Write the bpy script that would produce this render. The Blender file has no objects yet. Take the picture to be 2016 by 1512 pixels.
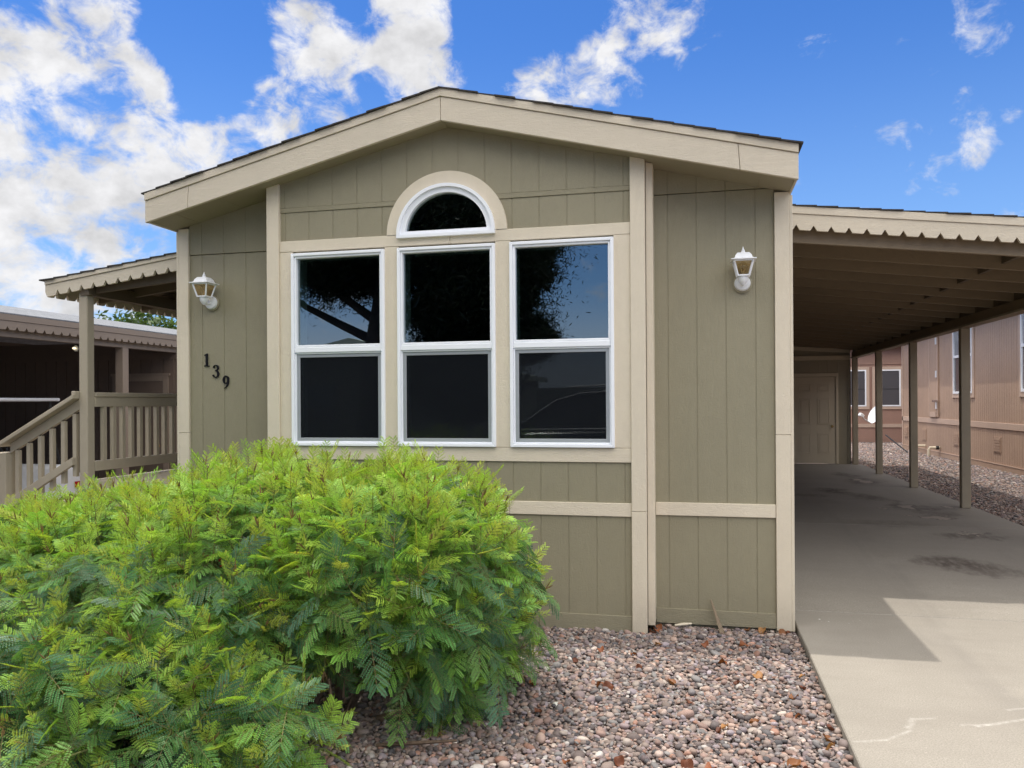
import bpy, bmesh, math, random
import numpy as np
from mathutils import Vector, Matrix

random.seed(7)
rng = np.random.default_rng(7)
scene = bpy.context.scene
COL = scene.collection
R = math.radians

# ------------------------------------------------------------------ camera
yaw, pitch, roll = R(13.089), R(0.0763), R(-0.3416)
fwd = Vector((-math.sin(yaw)*math.cos(pitch), math.cos(yaw)*math.cos(pitch), math.sin(pitch)))
rgt = Vector((math.cos(yaw), math.sin(yaw), 0))
upv = rgt.cross(fwd)
r2 = rgt*math.cos(roll) + upv*math.sin(roll)
u2 = upv*math.cos(roll) - rgt*math.sin(roll)
cam_d = bpy.data.cameras.new('camera')
cam = bpy.data.objects.new('camera', cam_d)
COL.objects.link(cam)
M = Matrix((r2, u2, -fwd)).transposed().to_4x4()
M.translation = Vector((0, 0, 1.6))
cam.matrix_world = M
cam_d.sensor_fit = 'HORIZONTAL'
cam_d.sensor_width = 36
cam_d.lens = 1558.16/2016*36
cam_d.shift_y = 34.76/2016
cam_d.clip_start = 0.05
cam_d.clip_end = 2000
scene.camera = cam

# ------------------------------------------------------------------ sun, sky, exposure
SUN_DIR = Vector((-0.75, 0.21, 3.315)).normalized()
sun_el = math.asin(SUN_DIR.z)
sun_az = math.atan2(SUN_DIR.x, SUN_DIR.y)
SUN_STRENGTH = 2.05
SKY_STRENGTH = 0.13
CLOUD_LEVEL = 4.6
SKY_FILL_LEVEL = 13.4
EXPOSURE = 0.60
sl = bpy.data.lights.new('sun', 'SUN')
sl.energy = SUN_STRENGTH
sl.angle = R(0.6)
sl.color = (1.0, 0.95, 0.87)
so = bpy.data.objects.new('sun', sl)
COL.objects.link(so)
so.rotation_euler = (-SUN_DIR).to_track_quat('-Z', 'Y').to_euler()
so.location = SUN_DIR*60

vs = scene.view_settings
vs.view_transform = 'Standard'
vs.look = 'None'
vs.exposure = EXPOSURE
vs.gamma = 1
vs.use_curve_mapping = False


class NT:
    """Tiny helper for building node trees."""
    def __init__(self, tree):
        self.t = tree
        tree.nodes.clear()

    def n(self, typ, **kw):
        nd = self.t.nodes.new(typ)
        for k, v in kw.items():
            if k.startswith('i_'):
                nd.inputs[int(k[2:])].default_value = v
            else:
                setattr(nd, k, v)
        return nd

    def l(self, a, b):
        self.t.links.new(a, b)

    def put(self, sock, v):
        if hasattr(v, 'is_output'):
            self.l(v, sock)
        elif v is not None:
            sock.default_value = v

    def math(self, op, a, b=None, c=None, clamp=False):
        nd = self.n('ShaderNodeMath', operation=op, use_clamp=clamp)
        self.put(nd.inputs[0], a)
        self.put(nd.inputs[1], b)
        self.put(nd.inputs[2], c)
        return nd.outputs[0]

    def vmath(self, op, a, b=None, scale=None):
        nd = self.n('ShaderNodeVectorMath', operation=op)
        self.put(nd.inputs[0], a)
        self.put(nd.inputs[1], b)
        if scale is not None:
            self.put(nd.inputs['Scale'], scale)
        return nd.outputs['Value'] if op in ('DISTANCE', 'LENGTH', 'DOT_PRODUCT') else nd.outputs[0]

    def sep(self, v):
        nd = self.n('ShaderNodeSeparateXYZ')
        self.l(v, nd.inputs[0])
        return nd.outputs

    def comb(self, x, y, z):
        nd = self.n('ShaderNodeCombineXYZ')
        for i, v in enumerate((x, y, z)):
            self.put(nd.inputs[i], v)
        return nd.outputs[0]

    def noise(self, vec, scale, detail=4, rough=0.55, dim='3D', dist=0.0):
        nd = self.n('ShaderNodeTexNoise', noise_dimensions=dim)
        self.put(nd.inputs['Vector'], vec)
        nd.inputs['Scale'].default_value = scale
        nd.inputs['Detail'].default_value = detail
        nd.inputs['Roughness'].default_value = rough
        nd.inputs['Distortion'].default_value = dist
        return nd.outputs['Fac']

    def maprange(self, v, a, b, c=0.0, d=1.0, smooth=False):
        nd = self.n('ShaderNodeMapRange', interpolation_type='SMOOTHSTEP' if smooth else 'LINEAR')
        self.put(nd.inputs[0], v)
        for i, x in enumerate((a, b, c, d)):
            nd.inputs[i+1].default_value = x
        return nd.outputs[0]

    def mix(self, f, a, b, blend='MIX'):
        nd = self.n('ShaderNodeMix', data_type='RGBA', blend_type=blend)
        self.put(nd.inputs[0], f)
        for s, v in ((nd.inputs[6], a), (nd.inputs[7], b)):
            if isinstance(v, tuple):
                v = (*v[:3], 1)
            self.put(s, v)
        return nd.outputs[2]


# world: physical sky with procedural cumulus, laid out by world direction
world = bpy.data.worlds.new('World')
scene.world = world
world.use_nodes = True
w = NT(world.node_tree)
sky = w.n('ShaderNodeTexSky', sky_type='NISHITA')
sky.sun_disc = False
sky.sun_elevation = sun_el
sky.sun_rotation = sun_az
sky.altitude = 350
sky.air_density = 1.0
sky.dust_density = 0.25
sky.ozone_density = 2.2
tc = w.n('ShaderNodeTexCoord')
D = w.vmath('NORMALIZE', tc.outputs['Generated'])
dx, dy, dz = w.sep(D)
inv = w.math('DIVIDE', 1.0, w.math('ADD', w.math('MAXIMUM', dz, 0.0), 0.16))
P = w.comb(w.math('MULTIPLY', dx, inv), w.math('MULTIPLY', dy, inv), 0.37)
Q = w.vmath('MULTIPLY', D, (1.0, 1.0, 1.35))
n1 = w.math('ADD', w.math('MULTIPLY', w.noise(Q, 8.0, 9, 0.60, dist=0.3), 0.55), w.math('MULTIPLY', w.noise(Q, 24.0, 8, 0.62, dist=0.4), 0.45))
n2 = w.noise(w.vmath('ADD', Q, (0.012, -0.004, -0.012)), 14.0, 7, 0.58)
n3 = w.noise(P, 1.1, 3, 0.5)
# cloud banks: (direction, angular radius, gain)
CLOUD_BANKS = [
    ((-0.684, 0.687, 0.248), 0.185, 0.17),
    ((-0.629, 0.731, 0.262), 0.104, 0.17),
    ((-0.674, 0.716, 0.179), 0.120, 0.10),
    ((-0.570, 0.770, 0.286), 0.088, 0.15),
    ((-0.587, 0.705, 0.399), 0.068, 0.19),
    ((-0.609, 0.681, 0.408), 0.048, 0.13),
    ((-0.576, 0.744, 0.339), 0.039, 0.20),
    ((-0.429, 0.820, 0.380), 0.068, 0.19),
    ((-0.396, 0.828, 0.397), 0.048, 0.17),
    ((-0.463, 0.817, 0.344), 0.056, 0.17),
    ((-0.510, 0.804, 0.306), 0.060, 0.19),
    ((-0.390, 0.855, 0.343), 0.030, 0.18),
    ((-0.439, 0.793, 0.423), 0.034, 0.13),
    ((-0.434, 0.806, 0.403), 0.024, 0.11),
    ((-0.350, 0.850, 0.393), 0.026, 0.13),
    ((-0.309, 0.841, 0.445), 0.064, 0.18),
    ((-0.303, 0.874, 0.380), 0.060, 0.18),
    ((-0.332, 0.868, 0.369), 0.032, 0.12),
    ((-0.165, 0.906, 0.391), 0.048, 0.17),
    ((-0.143, 0.920, 0.365), 0.072, 0.15),
    ((-0.213, 0.903, 0.374), 0.040, 0.13),
    ((-0.072, 0.915, 0.397), 0.056, 0.12),
    ((-0.014, 0.913, 0.407), 0.048, 0.11),
    ((0.035, 0.914, 0.405), 0.036, 0.07),
    ((0.126, 0.913, 0.389), 0.048, 0.11),
    ((0.166, 0.906, 0.390), 0.032, 0.04),
    ((0.268, 0.887, 0.375), 0.072, 0.06),
    ((0.303, 0.909, 0.287), 0.040, 0.07),
    ((0.282, 0.925, 0.254), 0.040, 0.07),
    ((0.291, 0.916, 0.275), 0.024, 0.04),
    ((-0.673, 0.728, 0.132), 0.136, 0.10),
    ((-0.663, 0.661, 0.351), 0.048, 0.15),
    ((-0.675, 0.666, 0.318), 0.048, 0.09),
    ((-0.520, 0.763, 0.385), 0.088, -0.22),
    ((-0.526, 0.780, 0.339), 0.040, -0.12),
    ((-0.206, 0.876, 0.435), 0.088, -0.20),
    ((-0.374, 0.822, 0.429), 0.040, -0.12),
    ((-0.232, 0.884, 0.406), 0.032, -0.08),
    ((-0.643, 0.659, 0.389), 0.032, -0.10),
    ((-0.561, 0.758, 0.332), 0.024, -0.06),
    ((0.179, 0.925, 0.336), 0.160, -0.08),
    ((-0.532, 0.736, 0.418), 0.040, -0.15),
    ((-0.608, 0.737, 0.295), 0.024, -0.06),
    ((-0.380, 0.848, 0.369), 0.020, -0.08),
]
acc = w.math('MULTIPLY', w.math('SUBTRACT', n3, 0.5), 0.10)
for c, r, g in CLOUD_BANKS:
    d = w.vmath('DISTANCE', D, c)
    acc = w.math('ADD', acc, w.maprange(d, 0.0, r*1.35, g, 0.0, smooth=True))
acc = w.math('MINIMUM', acc, 0.16)
cov = w.math('ADD', n1, acc)
mask = w.maprange(cov, 0.540, 0.700, 0, 1, smooth=True)
mask = w.math('MULTIPLY', mask, w.maprange(dz, -0.02, 0.05, 0.0, 1.0))
shade = w.maprange(n2, 0.38, 0.66, 1.04, 0.70)
ccol = w.vmath('SCALE', (1.0, 1.0, 1.02), scale=w.math('MULTIPLY', shade, CLOUD_LEVEL))
blue = w.vmath('MULTIPLY', sky.outputs[0], (0.28, 0.52, 0.86))
haze = w.maprange(dz, 0.0, 0.45, 0.55, 0.0, smooth=True)
hz = w.mix(haze, blue, (2.3, 3.5, 5.0))
skyc = w.mix(mask, hz, ccol)
# fill glow added to unseen sky overhead and behind, lifting the shaded front
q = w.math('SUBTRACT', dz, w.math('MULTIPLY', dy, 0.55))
# greyer air low over the far side of the road
lowb = w.math('MULTIPLY', w.maprange(dy, 0.1, -0.5, 0, 0.8, smooth=True), w.maprange(dz, 0.16, 0.02, 0, 1, smooth=True))
skyc = w.mix(lowb, skyc, (4.4, 4.7, 5.4))
sky_fill = w.math('MULTIPLY', w.maprange(q, 0.18, 0.62, 0, 1, smooth=True), w.maprange(dz, 0.18, 0.52, 0, 1, smooth=True))
sky_fill = w.math('MULTIPLY', sky_fill, w.maprange(n3, 0.3, 0.6, 0.75, 1.0))
skyc = w.mix(sky_fill, skyc, w.vmath('SCALE', (1.03, 1.0, 0.955), scale=SKY_FILL_LEVEL))
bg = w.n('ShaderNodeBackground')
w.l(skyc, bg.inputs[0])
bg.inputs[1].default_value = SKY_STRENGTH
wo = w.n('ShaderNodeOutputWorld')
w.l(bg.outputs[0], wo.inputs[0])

# ------------------------------------------------------------------ materials
MATS = {}


def base_mat(name):
    m = bpy.data.materials.new(name)
    m.use_nodes = True
    nt = NT(m.node_tree)
    out = nt.n('ShaderNodeOutputMaterial')
    return m, nt, out


def principled(nt, out, col, rough=0.6, metal=0.0, spec=0.5, bump=None, bstr=0.2, bdist=0.01):
    p = nt.n('ShaderNodeBsdfPrincipled')
    nt.put(p.inputs['Base Color'], (*col[:3], 1) if isinstance(col, tuple) else col)
    nt.put(p.inputs['Roughness'], rough)
    p.inputs['Metallic'].default_value = metal
    p.inputs['Specular IOR Level'].default_value = spec
    if bump is not None:
        b = nt.n('ShaderNodeBump')
        b.inputs['Strength'].default_value = bstr
        b.inputs['Distance'].default_value = bdist
        nt.l(bump, b.inputs['Height'])
        nt.l(b.outputs[0], p.inputs['Normal'])
    nt.l(p.outputs[0], out.inputs[0])
    return p


def coords(nt, scale=(1, 1, 1), rot=(0, 0, 0)):
    g = nt.n('ShaderNodeNewGeometry')
    mp = nt.n('ShaderNodeMapping')
    mp.inputs['Scale'].default_value = scale
    mp.inputs['Rotation'].default_value = rot
    nt.l(g.outputs['Position'], mp.inputs['Vector'])
    return mp.outputs[0]


def mat_paint(name, col, grain='Z', rough=0.55, bstr=0.35, var=0.10, rot=(0, 0, 0), dirt=0.0):
    """Exterior paint on embossed wood-grain board."""
    m, nt, out = base_mat(name)
    sc = {'Z': (38, 38, 5), 'X': (4.5, 38, 38), 'Y': (38, 4.5, 38)}[grain]
    v = coords(nt, sc, rot)
    grn = nt.noise(v, 1.0, 5, 0.6, dist=1.6)
    sc2 = {'Z': (90, 90, 160), 'X': (160, 90, 90), 'Y': (90, 160, 90)}[grain]
    rip = nt.noise(coords(nt, sc2), 0.55, 2, 0.5)
    h = nt.math('ADD', nt.math('MULTIPLY', nt.math('PINGPONG', nt.math('MULTIPLY', grn, 6.0), 0.5), 1.2), rip)
    big = nt.noise(coords(nt), 0.9, 4, 0.6)
    fine = nt.noise(coords(nt), 14.0, 3, 0.6)
    f = nt.math('ADD', nt.math('MULTIPLY', big, 0.7), nt.math('MULTIPLY', fine, 0.3))
    dk = tuple(c*(1-var*1.4) for c in col)
    lt = tuple(min(1, c*(1+var)) for c in col)
    c = nt.mix(nt.maprange(f, 0.3, 0.7), dk, lt)
    if dirt:
        # rain-splash dirt and scuffs low on the boards
        g = nt.n('ShaderNodeNewGeometry')
        z = nt.sep(g.outputs['Position'])[2]
        dz_ = nt.math('MULTIPLY', nt.maprange(z, 0.0, 0.28, dirt, 0.0), nt.noise(coords(nt), 9, 4))
        c = nt.mix(dz_, c, (0.20, 0.16, 0.115))
    stk = nt.noise(coords(nt, (7, 7, 0.35) if grain == 'Z' else (1.2, 1.2, 1.2)), 1.0, 5, 0.65)
    c = nt.mix(nt.maprange(stk, 0.45, 0.75, 0, 0.10), c, tuple(x*0.72 for x in col))
    sp = nt.noise(coords(nt), 21, 2, 0.5)
    c = nt.mix(nt.maprange(sp, 0.80, 0.83, 0, 0.35), c, tuple(x*0.5 for x in col))
    principled(nt, out, c, rough, bump=h, bstr=bstr, bdist=0.004)
    MATS[name] = m
    return m


def mat_plain(name, col, rough=0.5, metal=0.0, spec=0.5, var=0.06, nscale=8.0, bstr=0.0):
    m, nt, out = base_mat(name)
    nz = nt.noise(coords(nt), nscale, 4, 0.6)
    c = nt.mix(nt.maprange(nz, 0.3, 0.7), tuple(x*(1-var) for x in col), tuple(min(1, x*(1+var)) for x in col))
    principled(nt, out, c, rough, metal, spec, bump=nz if bstr else None, bstr=bstr, bdist=0.01)
    MATS[name] = m
    return m


TRIM = (0.735, 0.648, 0.505)
FASC = (0.655, 0.578, 0.455)
SIDE = (0.304, 0.273, 0.182)
mat_paint('siding_paint', SIDE, 'Z', bstr=0.45, var=0.06, dirt=0.3)
mat_paint('siding_base_paint', SIDE, 'X', bstr=0.5, var=0.07, dirt=0.3)
mat_paint('trim_v', TRIM, 'Z', bstr=0.45, var=0.05, dirt=0.35)
mat_paint('trim_h', TRIM, 'X', bstr=0.45, var=0.05)
mat_paint('fascia_paint', FASC, 'X', bstr=0.5, var=0.05)
mat_paint('soffit_paint', (0.30, 0.262, 0.185), 'Y', bstr=0.2, var=0.05)
mat_paint('porch_paint', (0.43, 0.372, 0.28), 'Z', bstr=0.35, var=0.08)
mat_paint('carport_under', (0.13, 0.098, 0.063), 'X', bstr=0.3, var=0.10)  # brown paint, darkened further for the shade under the roofs
mat_paint('rafter_lit', (0.24, 0.18, 0.112), 'X', bstr=0.3, var=0.10)  # lighter copy, bounce light off the slab put into the colour
mat_paint('post_paint', (0.385, 0.33, 0.245), 'Z', bstr=0.35, var=0.08)
mat_paint('shed_paint', (0.36, 0.315, 0.225), 'Z', bstr=0.3, var=0.06)
mat_paint('door_paint', (0.66, 0.58, 0.44), 'Z', bstr=0.05, var=0.03)
mat_paint('brown_siding', (0.46, 0.315, 0.228), 'Z', bstr=0.4, var=0.10)
mat_paint('brown_trim', (0.56, 0.41, 0.32), 'X', bstr=0.3, var=0.06)
mat_paint('brown_fascia', (0.27, 0.212, 0.165), 'Y', bstr=0.3, var=0.08)
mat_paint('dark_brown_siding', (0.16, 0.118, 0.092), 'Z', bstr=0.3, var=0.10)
mat_paint('old_wood', (0.27, 0.20, 0.13), 'Z', bstr=0.5, var=0.2)
mat_plain('white_vinyl', (0.92, 0.94, 0.98), 0.3, var=0.015)
mat_plain('grey_aluminium', (0.42, 0.44, 0.46), 0.4, 0.3, var=0.04)
mat_plain('white_enamel', (0.80, 0.81, 0.83), 0.3, var=0.05, nscale=30)
mat_plain('black_metal', (0.006, 0.006, 0.009), 0.6, 0.0, 0.2, var=0.1)
mat_plain('dark_rubber', (0.02, 0.02, 0.02), 0.8)
mat_plain('interior_paint', (0.30, 0.33, 0.33), 0.9)
mat_plain('brass', (0.45, 0.30, 0.12), 0.3, 0.9)
mat_plain('steel', (0.5, 0.5, 0.5), 0.25, 0.9)
mat_plain('roof_shingle', (0.045, 0.040, 0.038), 0.9, var=0.4, nscale=60, bstr=0.3)
mat_plain('red_lens', (0.45, 0.02, 0.02), 0.2)
mat_plain('black_plastic', (0.02, 0.02, 0.022), 0.5)
mat_plain('cream_plastic', (0.66, 0.58, 0.44), 0.5)
mat_plain('bark', (0.13, 0.088, 0.06), 0.9, var=0.35, nscale=40, bstr=0.6)
mat_plain('bark_dark', (0.045, 0.035, 0.03), 0.9, var=0.35, nscale=10, bstr=0.6)
mat_plain('white_roof_plastic', (0.75, 0.76, 0.78), 0.35)
mat_plain('car_paint', (0.012, 0.013, 0.016), 0.12, 0.0, 0.8)
mat_plain('chrome', (0.75, 0.75, 0.76), 0.12, 1.0)
mat_plain('opposite_wall', (0.16, 0.17, 0.13), 0.8)
mat_plain('opposite_trim', (0.32, 0.36, 0.29), 0.8)


def mat_glass(name, tint, refl, dark=False):
    m, nt, out = base_mat(name)
    tr = nt.n('ShaderNodeBsdfTransparent')
    tr.inputs[0].default_value = (*tint, 1)
    gl = nt.n('ShaderNodeBsdfGlossy')
    gl.inputs['Roughness'].default_value = 0.0
    gl.inputs['Color'].default_value = (0.92, 0.97, 1.0, 1)
    # very slight waviness of real float glass
    b = nt.n('ShaderNodeBump')
    b.inputs['Strength'].default_value = 0.012
    b.inputs['Distance'].default_value = 0.05
    nt.l(nt.noise(coords(nt), 1.7, 1, 0.4), b.inputs['Height'])
    nt.l(b.outputs[0], gl.inputs['Normal'])
    mx = nt.n('ShaderNodeMixShader')
    mx.inputs[0].default_value = refl
    nt.l(tr.outputs[0], mx.inputs[1])
    nt.l(gl.outputs[0], mx.inputs[2])
    nt.l(mx.outputs[0], out.inputs[0])
    MATS[name] = m


mat_glass('window_glass', (0.42, 0.50, 0.48), 0.21)
mat_glass('lamp_glass', (0.93, 0.91, 0.85), 0.06)
mat_glass('amber_glass', (0.93, 0.82, 0.62), 0.06)
mat_glass('car_glass', (0.15, 0.16, 0.17), 0.15)

# insect screen: fine dark mesh, half see-through
m, nt, out = base_mat('insect_mesh')
tr = nt.n('ShaderNodeBsdfTransparent')
tr.inputs[0].default_value = (1, 1, 1, 1)
df = nt.n('ShaderNodeBsdfDiffuse')
df.inputs[0].default_value = (0.016, 0.018, 0.022, 1)
mx = nt.n('ShaderNodeMixShader')
mx.inputs[0].default_value = 0.45
nt.l(tr.outputs[0], mx.inputs[1])
nt.l(df.outputs[0], mx.inputs[2])
nt.l(mx.outputs[0], out.inputs[0])
MATS['insect_mesh'] = m

# far-house windows with grey shades drawn behind the glass
m, nt, out = base_mat('shaded_pane')
principled(nt, out, (0.085, 0.085, 0.095), 0.08, spec=0.8)
MATS['shaded_pane'] = m

# lit bulb of the neighbour's wall light
m, nt, out = base_mat('lit_bulb')
em = nt.n('ShaderNodeEmission')
em.inputs[0].default_value = (1.0, 0.85, 0.55, 1)
em.inputs[1].default_value = 1.2
nt.l(em.outputs[0], out.inputs[0])
MATS['lit_bulb'] = m

# grey weathered shingles for the neighbour
m, nt, out = base_mat('grey_shingle')
v = coords(nt, (1, 1, 1), (0, 0, R(90)))
bk = nt.n('ShaderNodeTexBrick')
nt.l(v, bk.inputs['Vector'])
bk.inputs['Color1'].default_value = (0.19, 0.20, 0.215, 1)
bk.inputs['Color2'].default_value = (0.27, 0.28, 0.30, 1)
bk.inputs['Mortar'].default_value = (0.12, 0.125, 0.135, 1)
bk.inputs['Scale'].default_value = 3.2
bk.inputs['Mortar Size'].default_value = 0.012
c = nt.mix(nt.maprange(nt.noise(coords(nt), 90, 3), 0.35, 0.65, 0, 0.4), bk.outputs[0], (0.2, 0.2, 0.21))
principled(nt, out, c, 1.0, spec=0.0, bump=bk.outputs[1], bstr=0.3)
MATS['grey_shingle'] = m


def seg_dist(nt, px, py, a, b):
    """Distance from (px,py) to the segment a-b, built from math nodes."""
    ax, ay = a
    bx, by = b
    ex, ey = bx-ax, by-ay
    L2 = ex*ex+ey*ey
    qx = nt.math('SUBTRACT', px, ax)
    qy = nt.math('SUBTRACT', py, ay)
    t = nt.math('DIVIDE', nt.math('ADD', nt.math('MULTIPLY', qx, ex), nt.math('MULTIPLY', qy, ey)), L2, clamp=True)
    rx = nt.math('SUBTRACT', qx, nt.math('MULTIPLY', t, ex))
    ry = nt.math('SUBTRACT', qy, nt.math('MULTIPLY', t, ey))
    return nt.math('SQRT', nt.math('ADD', nt.math('MULTIPLY', rx, rx), nt.math('MULTIPLY', ry, ry)))


def ell(nt, px, py, c, rx, ry):
    qx = nt.math('DIVIDE', nt.math('SUBTRACT', px, c[0]), rx)
    qy = nt.math('DIVIDE', nt.math('SUBTRACT', py, c[1]), ry)
    return nt.math('SQRT', nt.math('ADD', nt.math('MULTIPLY', qx, qx), nt.math('MULTIPLY', qy, qy)))


# driveway concrete: trowel mottling, oil stains under the carport, white scuffs, fine grit
m, nt, out = base_mat('driveway_concrete')
pos = coords(nt)
x, y, z = nt.sep(pos)
wob = nt.noise(pos, 2.2, 4, 0.6)
wob2 = nt.noise(pos, 9.0, 4, 0.6)
wx = nt.math('ADD', x, nt.math('MULTIPLY', nt.math('SUBTRACT', wob, 0.5), 0.8))
wy = nt.math('ADD', y, nt.math('MULTIPLY', nt.math('SUBTRACT', wob2, 0.5), 0.55))
blot = nt.noise(pos, 1.1, 6, 0.62)
streak = nt.noise(coords(nt, (0.6, 3.2, 1)), 2.0, 5, 0.6)
grit = nt.noise(pos, 130, 3, 0.7)
c = nt.mix(nt.maprange(blot, 0.3, 0.72), (0.282, 0.256, 0.220), (0.368, 0.336, 0.290))
c = nt.mix(nt.maprange(streak, 0.45, 0.75, 0, 0.35), c, (0.242, 0.216, 0.185))
c = nt.mix(nt.maprange(grit, 0.36, 0.66, 0, 0.75), c, (0.18, 0.16, 0.132))
c = nt.mix(nt.maprange(nt.noise(pos, 75, 2, 0.5), 0.68, 0.74, 0, 0.5), c, (0.52, 0.47, 0.40))
# faint tyre tracks and pores
trk = nt.math('MINIMUM', nt.math('ABSOLUTE', nt.math('SUBTRACT', wx, 1.62)), nt.math('ABSOLUTE', nt.math('SUBTRACT', wx, 3.0)))
trn = nt.noise(coords(nt, (9, 0.5, 1)), 1.0, 5, 0.65)
c = nt.mix(nt.math('MULTIPLY', nt.maprange(trk, 0.22, 0.04, 0, 0.30, smooth=True), nt.maprange(trn, 0.35, 0.65)), c, (0.17, 0.155, 0.138))
por = nt.n('ShaderNodeTexVoronoi')
nt.l(pos, por.inputs['Vector'])
por.inputs['Scale'].default_value = 55
c = nt.mix(nt.math('MULTIPLY', nt.maprange(por.outputs['Distance'], 0.16, 0.08, 0, 0.7), nt.maprange(nt.noise(pos, 6, 3), 0.5, 0.6)), c, (0.12, 0.105, 0.09))
# darker slab tone further in
inner_tone = nt.math('MULTIPLY', nt.maprange(y, 6.6, 8.0, 0, 0.55, smooth=True), nt.maprange(nt.noise(pos, 0.8, 5), 0.25, 0.7, 0.5, 1.0))
c = nt.mix(inner_tone, c, (0.178, 0.162, 0.152))
feather = nt.noise(coords(nt, (2.2, 0.9, 1)), 7.0, 6, 0.68)
for (cx, cy, rx, ry, k) in [(2.31, 8.0, 0.3, 0.26, 0.85), (2.56, 7.76, 0.25, 0.2, 0.6), (2.78, 9.15, 0.34, 0.16, 0.7), (2.76, 11.21, 0.3, 0.32, 0.6), (2.85, 10.66, 0.24, 0.26, 0.55), (2.07, 13.14, 0.3, 0.42, 0.85), (2.37, 12.38, 0.3, 0.45, 0.7), (2.74, 15.97, 0.22, 0.6, 0.7), (2.63, 11.72, 0.12, 0.5, 0.5), (1.68, 12.45, 0.3, 0.2, 0.4), (2.81, 14.72, 0.34, 0.6, 0.6), (2.13, 9.77, 0.5, 0.25, 0.3)]:
    d = ell(nt, wx, wy, (cx, cy), rx, ry)
    f = nt.math('MULTIPLY', nt.maprange(d, 1.35, 0.35, 0, k, smooth=True), nt.maprange(feather, 0.34, 0.56, 0.25, 1.0))
    c = nt.mix(f, c, (0.068, 0.050, 0.041))
for (cx, cy, rx, ry) in [(2.76, 10.34, 0.13, 0.13), (2.75, 11.31, 0.1, 0.22), (2.83, 14.81, 0.12, 0.42), (2.36, 11.09, 0.06, 0.08), (2.8, 9.28, 0.16, 0.05), (2.47, 10.45, 0.05, 0.06), (3.17, 11.39, 0.07, 0.12)]:
    d = ell(nt, wx, wy, (cx, cy), rx, ry)
    c = nt.mix(nt.maprange(d, 1.5, 1.05, 0, 0.6, smooth=True), c, (0.075, 0.06, 0.055))
    c = nt.mix(nt.maprange(d, 1.05, 0.85, 0, 0.85, smooth=True), c, (0.33, 0.285, 0.245))
# chalky scuff line across the slab
ww = nt.math('MULTIPLY', nt.math('SUBTRACT', nt.noise(pos, 13, 4, 0.6), 0.5), 0.05)
sx_ = nt.math('ADD', x, ww)
sy_ = nt.math('ADD', y, ww)
brk = nt.maprange(nt.noise(pos, 26, 4, 0.7), 0.34, 0.70, 0.05, 0.62)
for a, b, wd, s in [((0.715, 3.98), (0.86, 4.03), 0.008, 0.8), ((0.86, 4.03), (1.00, 4.17), 0.008, 0.8), ((1.00, 4.20), (1.05, 4.33), 0.012, 0.7),
                    ((1.05, 4.33), (1.16, 4.36), 0.008, 0.7), ((1.27, 4.30), (1.40, 4.33), 0.007, 0.6), ((1.34, 4.30), (1.62, 4.45), 0.010, 0.95), ((1.56, 4.56), (1.66, 4.60), 0.008, 0.7)]:
    d = seg_dist(nt, sx_, sy_, a, b)
    f = nt.math('MULTIPLY', nt.maprange(d, wd*2.2, 0.0, 0, s, smooth=True), brk)
    c = nt.mix(f, c, (0.54, 0.515, 0.475))
# paint drips by the corner of the house
near = nt.maprange(ell(nt, x, y, (0.86, 6.18), 0.34, 0.32), 1.0, 0.4, 0, 1)
vor = nt.n('ShaderNodeTexVoronoi')
nt.l(coords(nt, (1.0, 0.8, 1)), vor.inputs['Vector'])
vor.inputs['Scale'].default_value = 24
dots = nt.math('MULTIPLY', nt.maprange(vor.outputs['Distance'], 0.2, 0.12, 0, 1), nt.maprange(nt.noise(pos, 17, 2), 0.54, 0.58, 0, 1))
c = nt.mix(nt.math('MULTIPLY', dots, near), c, (0.8, 0.78, 0.74))
hgt = nt.math('ADD', grit, nt.math('MULTIPLY', blot, 0.6))
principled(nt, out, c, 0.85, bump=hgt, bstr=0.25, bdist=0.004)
MATS['driveway_concrete'] = m

# ground under and between the pebbles
m, nt, out = base_mat('gravel_ground')
pos = coords(nt)
vor = nt.n('ShaderNodeTexVoronoi')
nt.l(pos, vor.inputs['Vector'])
vor.inputs['Scale'].default_value = 26
cr = nt.n('ShaderNodeValToRGB')
nt.l(nt.sep(vor.outputs['Color'])[0], cr.inputs[0])
e = cr.color_ramp.elements
e[0].color = (0.10, 0.085, 0.08, 1)
e[1].color = (0.36, 0.28, 0.24, 1)
k = cr.color_ramp.elements.new(0.5)
k.color = (0.21, 0.16, 0.14, 1)
c = nt.mix(nt.maprange(vor.outputs['Distance'], 0.3, 0.6, 0, 0.7), cr.outputs[0], (0.05, 0.04, 0.035))
principled(nt, out, c, 0.9, bump=vor.outputs['Distance'], bstr=0.8, bdist=0.02)
MATS['gravel_ground'] = m

m, nt, out = base_mat('asphalt')
pos = coords(nt)
c = nt.mix(nt.noise(pos, 60, 4), (0.035, 0.035, 0.037), (0.075, 0.073, 0.07))
principled(nt, out, c, 0.9, bump=nt.noise(pos, 150, 2), bstr=0.3)
MATS['asphalt'] = m


def mat_attr(name, rough=0.6, spec=0.4, transl=0.0, mottle=0.0):
    m, nt, out = base_mat(name)
    at = nt.n('ShaderNodeAttribute', attribute_name='tint')
    col = at.outputs['Color']
    if mottle:
        nz = nt.noise(coords(nt), 140, 3, 0.6)
        col = nt.mix(nt.maprange(nz, 0.3, 0.7, 0, mottle), col, nt.vmath('SCALE', col, scale=0.62))
    p = principled(nt, out, col, rough, spec=spec)
    if transl:
        t = nt.n('ShaderNodeBsdfTranslucent')
        nt.l(nt.mix(1.0, col, (1.25, 1.25, 0.55), 'MULTIPLY'), t.inputs[0])
        mx = nt.n('ShaderNodeMixShader')
        mx.inputs[0].default_value = transl
        nt.l(p.outputs[0], mx.inputs[1])
        nt.l(t.outputs[0], mx.inputs[2])
        nt.l(mx.outputs[0], out.inputs[0])
    MATS[name] = m


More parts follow.
